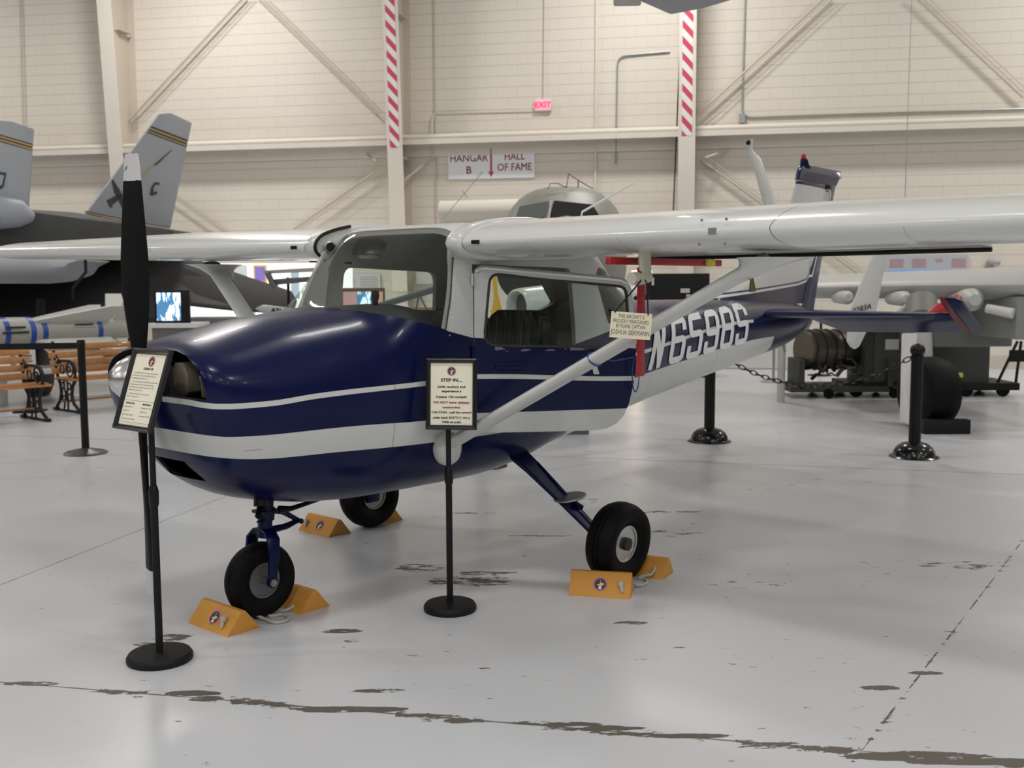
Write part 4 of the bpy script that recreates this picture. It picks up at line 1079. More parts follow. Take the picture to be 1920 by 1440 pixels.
# blue cord looped round the strut and tied to the door
sa, sc_ = Vector((1.35, -.50, .78)), Vector((1.70, -2.02, 1.672))
q = sa.lerp(sc_, .50); d_ = (sc_ - sa).normalized(); u_ = Vector((1, 0, 0)); u_ = (u_ - d_ * u_.dot(d_)).normalized(); v_ = d_.cross(u_)
ddir = Matrix.Rotation(R(-37.5), 4, 'Z') @ Vector((.82, 0, 0))
de = Vector((HX + ddir.x, HY + ddir.y - .02, 1.19))
b = MB(); path = [q + u_ * math.cos(a) * .066 + v_ * math.sin(a) * .035 for a in [2 * PI * i / 14 for i in range(15)]]
b.tube(path, .0035, 6); b.tube([path[4], (path[4] + de) / 2 - Vector((0, 0, .03)), de], .0032, 6)
lp = [de + Vector((0, -.012, 0)) + Vector((math.sin(a) * .032, -.004, -.09 + math.cos(a) * .09)) for a in [2 * PI * i / 16 for i in range(17)]]
b.tube(lp, .0032, 6)
bc = b.build('blue_cord', M_bluerope); bc.matrix_world = PT; props(bc, 'blue cord looped round the white strut and tied to the door', 'cord')

# chocks
def chock_mat():
    m = bpy.data.materials.new('yellow_wood_paint'); n = N(m); n.coord()
    g_ = n.noise(5, 6, n.mapping(scale=(.6, 5, 5)))
    n.put(n.mix(g_, (.62, .27, .035, 1), (.74, .36, .06, 1)), n.b.inputs['Base Color']); n.b.inputs['Roughness'].default_value = .55
    n.bump(g_, .15, .004); return m
M_chock = chock_mat()
def chock(x_, y_, rz, label, lx=.31, w_=.182, h_=.098, knot=None, emb=None, side=1):
    t = thing('wheel_chock', label, 'wheel chock', (x_, y_, 0), rz, 'yellow wooden wheel chocks')
    MB().prism([(-w_ / 2, 0), (w_ / 2, 0), (.012, h_), (-.012, h_)], -lx / 2, lx / 2, 'X').build('wedge', M_chock, t, bevel=.003, smooth=30)
    sl = math.atan2(h_, w_ / 2 - .012)
    M = Matrix.Translation((0, -w_ / 4 - .004, h_ / 2)) @ Matrix.Rotation(sl, 4, 'X')
    if emb is not None: emblem(None, M @ Matrix.Translation((emb, 0, .0015)), .038, t)
    if knot is not None:
        kb = MB().lathe([(0, 0), (.010, .002), (.016, .010), (.015, .020), (.008, .028), (0, .030)], 12, M=M @ Matrix.Translation((knot, .004, .0)))
        kb.tube([M @ Vector((knot, .0, .016)), M @ Vector((knot + .006, -.018, .012)), M @ Vector((knot + .010, -.034, .006))], [.011, .009, .007], 10)
        kb.build('rope_knot', M_rope, t, smooth=60)
    return t
DA = math.atan2(-.645, .764)
chock(-1.331 - .01, 4.681 - .01, DA, 'yellow wooden chock with round emblem in front of the nose wheel', knot=.085, emb=.005)
chock(-1.075, 4.985, DA + R(0), 'plain yellow wooden chock behind the nose wheel')
chock(-1.20, 6.485, DA + R(-2), 'yellow wooden chock with emblem in front of the far main wheel', knot=-.11, emb=.02)
chock(-.888, 6.825, DA + R(-4), 'small-looking yellow wooden chock behind the far main wheel', lx=.26)
chock(.452, 5.150, R(-13), 'yellow wooden chock with emblem in front of the near main wheel', knot=.105, emb=.0, h_=.112, w_=.16)
chock(.715, 5.515, R(-27), 'yellow wooden chock with rope slot behind the near main wheel', lx=.28)
def rope(pts, label):
    P_ = [on_floor(a, b_, z_) for a, b_, z_ in pts]; sm = []
    for i in range(len(P_) - 1):
        p0, p1, p2, p3 = P_[max(0, i - 1)], P_[i], P_[i + 1], P_[min(len(P_) - 1, i + 2)]
        for t_ in (0, .25, .5, .75): sm.append(.5 * ((2 * p1) + (p2 - p0) * t_ + (2 * p0 - 5 * p1 + 4 * p2 - p3) * t_**2 + (-p0 + 3 * p1 - 3 * p2 + p3) * t_**3))
    sm.append(P_[-1]); o = MB().tube(sm, .0075, 10).build('rope', M_rope); props(o, label, 'rope', 'white ropes joining the chocks'); return o
rope([(474, 1150, .03), (495, 1160, .012), (515, 1167, .008), (535, 1164, .008), (541, 1157, .008), (528, 1152, .008), (508, 1155, .008), (500, 1150, .008), (515, 1146, .008), (540, 1143, .014), (556, 1130, .03), (570, 1118, .05)], 'white twisted rope between the two nose wheel chocks')
rope([(1188, 1094, .02), (1200, 1098, .009), (1213, 1092, .009), (1210, 1086, .009), (1198, 1084, .009), (1206, 1080, .02), (1222, 1076, .03), (1230, 1060, .055)], 'white twisted rope between the two near main wheel chocks')

# domed posts with a black chain
def dome_post(p, label, hgt=1.0):
    t = thing('chain_post', label, 'post', xy(p), 0, 'black domed chain posts')
    MB().lathe([(0, 0), (.212, 0), (.215, .006), (.205, .012), (.185, .02), (.178, .05), (.155, .09), (.115, .12), (.06, .136), (.05, .14), (0, .14)], 44).build('domed_base', mat('gloss_black', (.010, .010, .010), .16), t, smooth=50)
    MB().tube([(0, 0, .13), (0, 0, hgt - .10)], .052, 20).lathe([(.052, hgt - .12), (.058, hgt - .10), (.055, hgt - .085)], 20, cap=True).build('pole', M_blackm, t)
    MB().lathe([(0, -.062), (.035, -.055), (.06, -.025), (.066, 0), (.06, .03), (.04, .052), (0, .064)], 24, M=Matrix.Translation((0, 0, hgt - .04))).build('ball_top', M_black, t, smooth=60)
    return t
P2, P3, P4 = Vector((1.953, 10.16, 0)), Vector((3.613, 9.20, 0)), Vector((-.257, 8.83, 0))
dome_post(P2, 'black domed chain post under the white rear fuselage')
dome_post(P3, 'black domed chain post in front of the big dark tyre')
dome_post(P4, 'black domed chain post whose base peeps out below the fuselage')
def chain(a, b_, za, zb_, sag, label):
    n_ = int((b_ - a).length / .058); mb = MB(); pts = []
    for i in range(n_ + 1):
        t_ = i / n_; q_ = a.lerp(b_, t_); q_.z = za + (zb_ - za) * t_ - 4 * sag * t_ * (1 - t_); pts.append(q_)
    for i in range(n_):
        d = pts[i + 1] - pts[i]; c = (pts[i] + pts[i + 1]) / 2; dn = d.normalized()
        s_ = Vector((0, 0, 1)) if i % 2 else dn.cross(Vector((0, 0, 1))); s_ = (s_ - dn * s_.dot(dn)).normalized()
        mb.tube([c + dn * math.cos(g_) * .042 + s_ * math.sin(g_) * .020 for g_ in [2 * PI * k_ / 10 for k_ in range(10)]], .0055, 5, wrap=True, cap=False)
    o = mb.build('chain', M_black, smooth=60); props(o, label, 'chain', 'black chains between the posts'); return o
chain(P2, P3, .93, .93, .33, 'black link chain sagging between the two right posts')
chain(P4, P2, .93, .93, .30, 'black link chain behind the rear fuselage')

def disc_post(p, label, m, r=.19, pole=.012, h=1.0):
    t = thing('barrier_post', label, 'post', xy(p))
    MB().lathe([(0, 0), (r, 0), (r, .01), (r * .4, .022), (pole, .03), (0, .03)], 36).build('base', m, t, smooth=30)
    MB().tube([(0, 0, .02), (0, 0, h)], pole, 12).build('pole', m, t); return t
disc_post(on_floor(1450, 716), 'slim grey post with flat round base below the tail', M_galv, .2, .022)
disc_post(on_floor(1537, 704), 'slim black post with flat base left of the engine stand', M_blackm, .2, .022)
# belt stanchion
st = thing('belt_stanchion', 'black retractable belt stanchion in front of the wooden benches', 'stanchion', xy(on_floor(161, 850)))
MB().lathe([(0, 0), (.192, 0), (.195, .008), (.17, .022), (.05, .048), (.034, .055), (0, .055)], 40).build('base', mat('worn_black', (.05, .05, .05), .35), st, smooth=40)
MB().tube([(0, 0, .05), (0, 0, 1.06)], .034, 20).build('pole', M_blackm, st)
MB().lathe([(.034, 0), (.037, .01), (.037, .09), (.03, .1), (0, .1)], 20, M=Matrix.Translation((0, 0, .96))).build('belt_head', M_black, st)
MB().box((-1.08, -.27, 1.01), (2.15, .004, .055), rot=Matrix.Rotation(R(14), 3, 'Z')).build('belt', M_blackm, st, smooth=0)

# ---- wooden benches with cast iron ends
M_slat = mat('varnished_pine', (.46, .20, .055), .35, var=.25, vscale=9, coat=.3)
def bench(loc, rz, label):
    t = thing('park_bench', label, 'bench', loc, rz, 'pine slat benches by the jet'); Ln = 1.22
    for i in range(4):
        z_ = .50 + i * .095; y_ = .15 + i * .028
        MB().box((0, y_, z_), (Ln, .022, .075), rot=Matrix.Rotation(R(-14), 3, 'X')).build('back_slat', M_slat, t, bevel=.005)
    for i in range(5):
        y_ = -.27 + i * .085; MB().box((0, y_, .425 - (.012 if i == 0 else 0) - .012 * (i == 4)), (Ln, .068, .026)).build('seat_slat', M_slat, t, bevel=.007)
    MB().box((0, .02, .13), (Ln - .1, .05, .02)).build('stretcher', M_slat, t)
    for s_ in (-1, 1):
        x_ = s_ * .52; mb = MB()
        def T_(pts, r=.014): mb.tube([(x_, a, b_) for a, b_ in pts], r, 8)
        T_([(-.33, .02), (-.30, .05), (-.20, .11), (-.16, .22), (-.19, .33), (-.27, .41), (-.30, .415)], .02); T_([(.25, .02), (.22, .06), (.14, .13), (.10, .24), (.12, .34), (.17, .41), (.24, .62), (.28, .83), (.27, .86)], .02)
        T_([(-.34, .015), (.27, .015)], .015); T_([(-.28, .40), (.17, .40)], .018)
        T_([(-.05, .03), (-.06, .12), (-.03, .20), (-.06, .30), (-.05, .40)], .012); T_([(0.05, .03), (.02, .14), (-.02, .2), (.03, .3), (.02, .40)], .012)
        for cx, cz, rr in ((-.10, .32, .04), (.07, .32, .04), (-.10, .18, .045), (.04, .16, .04), (-.13, .53, .085), (-.11, .53, .035), (.06, .52, .05)):
            T_([(cx + rr * math.cos(g_), cz + rr * math.sin(g_)) for g_ in [2 * PI * k_ / 14 for k_ in range(15)]], .010)
        T_([(.20, .58), (.13, .63), (.04, .63), (-.10, .635), (-.22, .62), (-.27, .55), (-.25, .42)], .018); T_([(.25, .74), (.17, .66), (.10, .60)], .012)
        for fy in (-.33, .25): mb.box((x_, fy, .02), (.05, .09, .035))
        mb.build('cast_iron_end', M_iron, t, smooth=60)
    return t
bench((-5.2, 13.16, 0), R(50), 'pine slat bench with black scrolled iron ends, behind the stanchion')
bench((-5.93, 11.62, 0), R(50), 'pine slat bench with iron ends at the left picture edge')

# ------------------------------------------------------------------ background: left side jet, missile and displays
def V(px, py, Y): return at(px, py, Y)
def slab(mb, pts, th, dirv=None):     # thick plate through given corner points
    P_ = [Vector(p) for p in pts]
    nn = Vector((0, 0, 0))
    for i in range(len(P_)): nn += (P_[i] - P_[0]).cross(P_[(i + 1) % len(P_)] - P_[0])
    nn.normalize(); nn = nn * th / 2
    return mb.rings([[p + nn for p in P_], [p - nn for p in P_]])
jet = thing('fighter_jet', 'grey twin-tailed fighter jet parked at the left behind the benches', 'jet aircraft', xy(V(60, 700, 16.5)))
JI = Matrix.Translation(-Vector(xy(V(60, 700, 16.5))))
def J(mb, name, m, parent=None, **k):
    mb.v = [tuple(JI @ Vector(v)) for v in mb.v]; return mb.build(name, m, parent or jet, **k)
def onplane(P3, poly, off=.052):       # drop pixel outline on the fin plane
    a, b_, c = P3; nn = (b_ - a).cross(c - a).normalized()
    if nn.y > 0: nn = -nn
    out = []
    for px_, py_ in poly:
        r_ = ray(px_, py_); o_ = Vector((0, 0, CAM_H)); k_ = (a + nn * off - o_).dot(nn) / r_.dot(nn); out.append(o_ + r_ * k_)
    return out
F1_ = [V(160, 400, 16.4), V(297, 214, 17.3), V(318, 212, 17.4), V(358, 231, 17.7), V(349, 275, 17.6), V(318, 428, 16.9)]
A1 = (F1_[0], F1_[1], F1_[4]); F1 = onplane(A1, [(160, 400), (297, 214), (318, 212), (358, 231), (349, 275), (318, 428)], 0)
fR = J(slab(MB(), F1, .09), 'tail_fin', M_grey, bevel=.02)
F2_ = [V(-110, 372, 14.8), V(-20, 226, 15.2), V(22, 229, 15.3), V(64, 243, 15.5), V(62, 262, 15.5), V(54, 388, 15.1)]
A2 = (F2_[0], F2_[1], F2_[5]); F2 = onplane(A2, [(-110, 372), (-20, 226), (22, 229), (64, 243), (62, 262), (54, 388)], 0)
fL = J(slab(MB(), F2, .09), 'tail_fin', M_grey, bevel=.02)
M_gold = mat('gold_stripe', (.50, .34, .10), .5); M_mark = mat('dark_marking', (.03, .035, .045), .5)
def decal(P3, polys, name, m, parent, off=.052):
    for p_ in polys:
        q_ = onplane(P3, p_, off); J(MB().add(q_, [tuple(range(len(q_)))]), name, m, parent, smooth=0)
def band(x0, y0, x1, y1, w_): return [(x0, y0), (x1, y1), (x1, y1 + w_), (x0, y0 + w_)]
decal(A1, [band(283, 236, 351, 262, 3), band(279, 242, 350, 269, 2.5), band(276, 247, 349, 274, 1.5), [(159, 395), (240, 412), (240, 413.5), (158, 396.5)], [(160, 400), (240, 416), (240, 417.5), (160, 401.5)]], 'dark_stripe', M_mark, fR)
decal(A1, [band(281.5, 239, 350.5, 265.5, 2.8), band(277.5, 244.5, 349.5, 271.5, 2.3), [(160, 397), (240, 413.2), (240, 415.6), (160, 399.4)]], 'gold_stripe', M_gold, fR)
decal(A1, [[(200, 376), (206, 372), (211, 388), (207, 390)], [(207, 372), (226, 362), (232, 367), (211, 384)], [(209, 336), (213, 338), (226, 358), (230, 372), (232, 389), (229, 390), (222, 374), (214, 360)],
           [(285, 312), (320, 282), (324, 280), (294, 309)]], 'sword_emblem', M_mark, fR, .056)
decal(A1, [[(226, 359), (286, 311), (291, 309), (229, 364)]], 'sword_blade', M_gold, fR, .058)
decal(A1, [[(299, 342), (290, 342), (284, 350), (281, 366), (286, 367), (295, 363), (294, 358), (288, 361), (288, 351), (292, 346), (299, 347)]], 'letter_mark', M_mark, fR, .056)
decal(A2, [band(-14, 248, 62, 270, 2), band(-14, 254, 61, 276, 2), band(-14, 260, 61, 281, 1.5), [(-6, 321), (12, 324), (7, 350), (2, 355), (-6, 352)]], 'dark_stripe', M_mark, fL)
decal(A2, [band(-14, 250.5, 62, 272.5, 3), band(-14, 256.5, 61, 278.5, 3)], 'gold_stripe', M_gold, fL, .056)
decal(A2, [[(-4, 327), (8, 329), (3, 348), (-4, 345)]], 'pale_badge', M_grey, fL, .056)
# upper deck, rounded tail boom, belly darkened as in shade, engine nacelle, drooping tailplane
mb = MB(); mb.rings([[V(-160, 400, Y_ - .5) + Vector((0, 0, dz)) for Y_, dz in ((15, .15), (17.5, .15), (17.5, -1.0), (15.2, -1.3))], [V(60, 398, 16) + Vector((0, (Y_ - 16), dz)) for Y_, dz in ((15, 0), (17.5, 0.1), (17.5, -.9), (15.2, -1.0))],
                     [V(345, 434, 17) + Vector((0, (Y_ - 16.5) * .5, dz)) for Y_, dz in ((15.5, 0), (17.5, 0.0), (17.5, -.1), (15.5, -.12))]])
J(mb, 'rear_fuselage', mat('shaded_hull_paint', (.07, .07, .07), .5, var=.3, vscale=1.2), bevel=.03)  # grey hull, with its shade put into the dark colour
J(MB().tube([V(-140, 395, 14.6), V(0, 398, 14.8), V(40, 401, 14.9), V(62, 408, 15.0)], [.28, .24, .19, .07], 18), 'tail_boom', M_grey, smooth=60)
mb = MB(); rs = []
for px_, Y_, y0, y1 in ((-160, 14, 470, 532), (60, 14.2, 470, 532), (95, 14.25, 474, 529), (124, 14.3, 480, 520), (130, 14.3, 484, 505), (150, 14.3, 486, 490)):
    a, b_ = V(px_, y0, Y_), V(px_, y1, Y_); c = (a + b_) / 2; hz = (a.z - b_.z) / 2
    rs.append([c + Vector((0, 1.0 * math.cos(g_) * .55 + .5, hz * math.sin(g_))) for g_ in [2 * PI * i / 20 for i in range(20)]])
J(mb.rings(rs), 'engine_nacelle', M_grey, smooth=50)
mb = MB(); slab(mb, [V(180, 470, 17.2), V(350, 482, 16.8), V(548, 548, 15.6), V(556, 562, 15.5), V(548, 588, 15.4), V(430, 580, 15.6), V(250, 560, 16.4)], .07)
J(mb, 'tailplane', mat('shaded_tailplane_paint', (.035, .033, .030), .6), bevel=.015)  # surface in shadow from below, the shade painted as dark colour
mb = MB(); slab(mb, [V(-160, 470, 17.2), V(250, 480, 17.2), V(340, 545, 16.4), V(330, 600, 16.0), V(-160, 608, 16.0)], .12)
J(mb, 'shaded_underside', mat('shaded_underside_paint', (.028, .028, .028), .6), bevel=.02)  # dark slab fills the shaded space under the jet, shade in its colour
J(MB().tube([V(160, 486, 14), V(161, 510, 14), V(137, 540, 13.9), V(137, 562, 13.9)], .022, 8), 'arrestor_hook', M_black)
J(MB().lathe([(.3, -.1), (.36, -.06), (.36, .06), (.3, .1)], 28, M=Matrix.Translation(V(72, 702, 14.6)) @ Matrix.Rotation(R(90), 4, 'Y')), 'wheel', M_rubber)
J(MB().tube([V(76, 650, 14.6) , V(76, 560, 14.6)], .06, 10), 'gear_leg', M_blackm)

# missile on its cradle
m0, m1 = V(-60, 627, 13.0), V(262, 617, 14.9); md = (m1 - m0).normalized()
miss = thing('missile', 'grey missile with blue bands lying on a cradle behind the benches', 'missile', xy((m0 + m1) / 2))
MI = Matrix.Translation(-Vector(xy((m0 + m1) / 2)))
def MM(mb, name, m, parent=None, **k):
    mb.v = [tuple(MI @ Vector(v)) for v in mb.v]; return mb.build(name, m, parent or miss, **k)
Lm = (m1 - m0).length
def mpt(px_):                           # distance along the axis whose image is at px
    lo, hi = 0.0, Lm
    for _ in range(30):
        mid = (lo + hi) / 2; p_ = m0 + md * mid; X_ = 960 + FPX * p_.x / (p_.y * math.cos(R(PITCH)) - (p_.z - CAM_H) * math.sin(R(PITCH)))
        if X_ < px_: lo = mid
        else: hi = mid
    return lo
def cyl(a, b_, r0, r1=None, seg=28): return MB().tube([m0 + md * a, m0 + md * b_], [r0, r1 or r0], seg)
c55 = mpt(55); body = MB().tube([m0, m0 + md * c55, m0 + md * (c55 + .10), m0 + md * mpt(196), m0 + md * (mpt(196) + .12), m0 + md * Lm], [.205, .205, .165, .165, .185, .18], 30)
MM(body, 'body', M_missile, smooth=30)
for px_, r_ in ((2, .208), (50, .208), (75, .168), (178, .168)):
    a = mpt(px_); MM(cyl(a - .035, a + .035, r_), 'blue_band', M_bluepaint)
sx_ = md.cross(Vector((0, 0, 1))).normalized(); uz = sx_.cross(md)
def fin_(a0, a1, ang, r0, spans, th=.02):
    d_ = sx_ * math.cos(ang) + uz * math.sin(ang)
    pts = [m0 + md * (a0 + (a1 - a0) * f) + d_ * (r0 + s_) for f, s_ in spans]; return slab(MB(), pts, th)
M_finw = mat('white_fin', (.66, .66, .62), .5)
for ang in (R(50), R(130), R(-35), R(-140)):
    MM(fin_(mpt(58), mpt(196), ang, .15, ((-.25, 0), (1.0, 0), (1.12, .30), (.95, .30))), 'wing', M_finw, smooth=0)
for ang in (R(60), R(120), R(-40), R(-135)):
    MM(fin_(mpt(205), mpt(250), ang, .16, ((0, 0), (1.0, 0), (1.0, .42), (.35, .42))), 'tail_fin', M_finw, smooth=0)
for px_ in (38, 212):
    a = m0 + md * mpt(px_); mb = MB().box((a.x, a.y, a.z - .30), (.10, .40, .34)); MM(mb, 'cradle_support', mat('cradle_grey', (.30, .30, .29), .6), bevel=.01)
mb = MB()
cz = (m0.z + m1.z) / 2 - .5; mid = (m0 + m1) / 2
mb.box((mid.x, mid.y, cz), (2.4, .7, .06), rot=Matrix.Rotation(math.atan2(md.y, md.x), 3, 'Z')); 
for f in (-.9, .9): mb.box((mid.x + md.x * f, mid.y + md.y * f, cz / 2), (.08, .5, cz))
MM(mb, 'trolley', M_offwhite, bevel=.01)
def lbl(txts, px_, py_, Y_, s_, m, parent_fn, dy=.05):
    mb = MB(); p_ = V(px_, py_, Y_)
    Mx = face_mat(p_, Vector((md.x, md.y, 0)), Vector((0, 0, 1)))
    for i in range(txts): mb.box((0, -i * dy, 0), ((.26, .34)[i % 2], s_ * .5, .002), M=Mx)
    return parent_fn(mb, 'stencil_lines', m, smooth=0)
a = m0 + md * mpt(160); pf = a - Vector((-md.y, md.x, 0)) * -.0
lbl(2, 158, 608, (a.y - .172), .042, M_mark, MM)
a = m0 + md * mpt(30)
lbl(2, 30, 614, (a.y - .213), .055, M_mark, MM, .065)

# information card, white table, monitor
def card(px0, py0, px1, py1, Y_, name, label, cat, m, th=.02, group=None, rz=0.0, smooth=0):
    a, b_ = V(px0, py0, Y_), V(px1, py1, Y_); c = (a + b_) / 2
    t = thing(name, label, cat, (c.x, c.y, c.z), rz, group)
    MB().box((0, 0, 0), (abs(b_.x - a.x), th, abs(a.z - b_.z))).build('panel', m, t, smooth=smooth); t['w'] = abs(b_.x - a.x); t['h'] = abs(a.z - b_.z)
    return t
t = card(29, 656, 67, 687, 12.7, 'information_card', 'white printed card on a dark easel between the benches', 'sign', M_offwhite)
mb = MB()
for i, s_ in enumerate((.12, .17, .15, .18, .06)): mb.box((0, -.012, .065 - i * .034), (s_, .002, .012))
mb.build('printed_lines', M_ink, t, smooth=0)
h_ = t.location.z; MB().tube([(0, .02, 0), (0, .05, -h_)], .015, 8).box((0, .05, -h_ + .01), (.3, .3, .02)).build('easel_leg', M_blackm, t)
# display table and monitor right of the propeller
a = V(337, 606, 13.2)
t = thing('display_table', 'white topped display table right of the propeller', 'table', (a.x, a.y, 0))
MB().box((0, 0, a.z - .02), (.62, .5, .06)).build('top', M_offwhite, t, bevel=.005)
MB().box((0, 0, (a.z - .05) / 2), (.56, .44, a.z - .05)).build('cabinet', mat('grey_cabinet', (.13, .13, .13), .6), t, smooth=0)
M_scr = bpy.data.materials.new('blue_white_screen'); n = N(M_scr); n.coord()
sf = n.gt(n.noise(5, 4, n.mapping(rot=(0, R(30), 0), scale=(2.2, 1, .8))), .5)
c_ = n.mix(sf, (.05, .15, .28, 1), (.62, .80, 1.0, 1)); n.put(c_, n.b.inputs['Base Color']); n.put(c_, n.b.inputs['Emission Color']); n.b.inputs['Emission Strength'].default_value = 1.1
a = V(318, 575, 13.0)
t = thing('monitor', 'lit blue-white monitor on the table right of the propeller', 'monitor', tuple(a))
MB().box((.03, .02, 0), (.44, .04, .42)).build('bezel', M_black, t, bevel=.005)
MB().box((-.01, -.003, 0), (.30, .01, .35)).build('screen', M_scr, t, smooth=0)
MB().box((0, .03, -.235), (.05, .03, .10)).build('foot', M_black, t)
# cabinet body and grey panels behind the strut
a = V(405, 590, 14.0); o = MB().box((a.x, a.y, .55), (.75, .5, 1.15)).build('grey_cabinet', mat('cabinet_paint', (.17, .17, .17), .6), bevel=.02); props(o, 'grey cabinet seen between the far wing strut and the cowling', 'cabinet')

# lit display wall under the far wing
a = V(500, 540, 18.2)
dw = thing('display_wall', 'bright white display wall with pinned posters under the far wing', 'display wall', (a.x, a.y, 0), 0)
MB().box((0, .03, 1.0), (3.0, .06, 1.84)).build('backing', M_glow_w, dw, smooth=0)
mb = MB().box((0, -.15, .32), (3.0, .3, .06)); mb.build('ledge', M_offwhite, dw, smooth=0)
def poster(px0, px1, py0, py1, m, m2=None, inset=.03):
    p_, q_ = V(px0, py0, 18.1), V(px1, py1, 18.1); c = (p_ + q_) / 2 - Vector((a.x, a.y, 0))
    o_ = MB().box((c.x, c.y, c.z), (abs(q_.x - p_.x), .012, abs(p_.z - q_.z))).build('poster', m, dw, smooth=0)
    if m2: MB().box((c.x, c.y - .01, c.z), (abs(q_.x - p_.x) - 2 * inset, .008, abs(p_.z - q_.z) - 2 * inset)).build('picture', m2, o_, smooth=0)
    return o_
mustard = mat('mustard_paper', (.85, .60, .15), .5, emit=.35); violet = mat('violet_print', (.36, .26, .75), .5, emit=.3)  # display sheets glow faintly by themselves so they read as lit
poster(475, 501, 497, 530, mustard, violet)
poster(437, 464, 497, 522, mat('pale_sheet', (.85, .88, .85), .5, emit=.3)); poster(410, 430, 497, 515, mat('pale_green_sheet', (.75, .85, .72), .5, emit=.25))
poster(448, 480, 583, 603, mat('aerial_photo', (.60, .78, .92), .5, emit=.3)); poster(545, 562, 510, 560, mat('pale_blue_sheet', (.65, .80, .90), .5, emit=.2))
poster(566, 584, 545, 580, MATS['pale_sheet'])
# suspended scale-model wing in front of it
mt = thing('model_airplane', 'small grey model airplane on a stand under the far wing', 'model airplane', tuple(V(555, 515, 14.2)))
o_ = V(555, 515, 14.2)
mb = MB(); slab(mb, [V(496, 507, 14.3) - o_, V(620, 500, 14.0) - o_, V(620, 508, 14.0) - o_, V(500, 513, 14.3) - o_], .12); mb.build('upper_wing', mat('model_grey', (.42, .42, .41), .5), mt, bevel=.01)
mb = MB(); slab(mb, [V(512, 524, 14.3) - o_, V(620, 516, 14.0) - o_, V(620, 524, 14.0) - o_, V(518, 534, 14.3) - o_], .12); mb.build('lower_wing', M_greyd, mt, bevel=.01)
MB().tube([V(502, 512, 14.2) - o_, V(510, 530, 14.2) - o_, V(518, 540, 14.2) - o_], .04, 8).build('strut', M_greyd, mt)
MB().tube([V(540, 520, 14.2) - o_, Vector((V(540, 520, 14.2).x - o_.x, 0, -o_.z))], .02, 8).build('stand', M_black, mt)
# small rocket lettered ATLAS
o_ = V(520, 583, 12.6); rk = thing('model_rocket', 'small grey rocket model lettered ATLAS above the cowling', 'model rocket', tuple(o_))
MB().tube([V(480, 579, 12.6) - o_, V(492, 579, 12.6) - o_, V(505, 582, 12.6) - o_, V(575, 592, 12.6) - o_], [.01, .05, .065, .065], 16).build('body', mat('rocket_grey', (.42, .43, .43), .4), rk, smooth=60)
mb = MB(); put_text(mb, 'ATLAS', 0, 0, .075, bold=.002, M=face_mat(V(525, 587, 12.53) - o_, V(575, 592, 12.6) - V(505, 582, 12.6), Vector((0, 0, 1)))); mb.build('lettering', M_mark, rk, smooth=0)
MB().tube([(0, 0, -.05), (0, 0, -o_.z)], .02, 8).box((0, 0, -o_.z + .02), (.3, .3, .04)).build('stand', M_blackm, rk)

# things seen through the cabin windows
o_ = V(680, 560, 16.5); t = thing('wall_display', 'framed exhibit with blue picture seen through the far cabin window', 'display case', tuple(o_))
MB().box((0, .04, 0), (.70, .06, .34)).build('frame', mat('brown_wood', (.16, .08, .05), .5), t, bevel=.01)
MB().box((-.20, 0, -.02), (.22, .02, .26)).build('pink_panel', mat('pink_card', (.75, .42, .42), .5, emit=.25), t, smooth=0)  # pink and salmon cards carry a weak glow in their colour
MB().box((.02, 0, -.02), (.22, .02, .26)).build('screen', M_scr, t, smooth=0)
MB().box((.24, 0, -.02), (.16, .02, .26)).build('salmon_panel', mat('salmon_card', (.80, .45, .32), .5, emit=.25), t, smooth=0)
MB().box((0, .06, -o_.z / 2 - .08), (.5, .2, o_.z - .16)).build('pedestal', M_offwhite, t, smooth=0)
t = thing('text_panel', 'pale printed text panel on the wall behind the far cabin window', 'sign', tuple(wall(*[wl(672, 537)[0], .03, wl(672, 537)[1]])), WALL_A)
MB().box((0, 0, 0), (.95, .03, .5)).build('panel', mat('lilac_board', (.72, .66, .68), .5), t, smooth=0)
mb = MB()
for i in range(9):
    for s_ in (-.24, .24): mb.box((s_, -.018, .18 - i * .045), (.36, .004, .016))
mb.build('printed_lines', mat('grey_print', (.40, .38, .42), .6), t, smooth=0)
t = thing('white_wall_box', 'small white box high on the wall seen through the far window', 'box', tuple(wall(*[wl(800, 518)[0], .1, wl(800, 518)[1]])), WALL_A)
MB().box((0, 0, 0), (.32, .2, .3)).build('box', M_offwhite, t, bevel=.01)
o = MB().tube([V(700, 577, 14), V(835, 536, 13)], .045, 12).tube([V(786, 552, 13.4), V(805, 590, 13.4)], .012, 6).tube([V(786, 552, 13.4), V(778, 590, 13.4)], .012, 6).build('grey_wing_spar', M_greyd); props(o, 'slanting grey tube seen through the far cabin window', 'tube')
o = MB().box((0, 0, 0), (.55, .1, .35)).build('brown_crate', mat('brown_card', (.35, .22, .12), .6)); o.location = V(800, 600, 14.5); props(o, 'brown case low behind the far cabin window', 'case')

# ---- large twin-engined aircraft behind, facing the camera
o_ = V(1062, 430, 14.0); tw = thing('patrol_airplane', 'grey twin-engined aircraft whose cockpit rises above the near wing', 'airplane', (o_.x, o_.y, 0))
rs = []
for dy, hw_, zt_1, zb_1 in ((-.55, .25, 2.05, 1.5), (-.45, .54, 2.24, 1.3), (-.2, .72, 2.40, 1.15), (0, .80, 2.56, 1.1), (.25, .84, 2.78, 1.05), (.45, .86, 2.88, 1.0), (.8, .88, 2.92, 1.0), (2.2, .92, 2.90, 1.0), (3.2, .86, 2.7, 1.05)):
    zc = (zt_1 + zb_1) / 2; hh_ = (zt_1 - zb_1) / 2
    rs.append([Vector((hw_ * math.copysign(abs(math.cos(g_)) ** .75, math.cos(g_)), dy, zc + hh_ * math.copysign(abs(math.sin(g_)) ** .8, math.sin(g_)))) for g_ in [2 * PI * i / 36 for i in range(36)]])
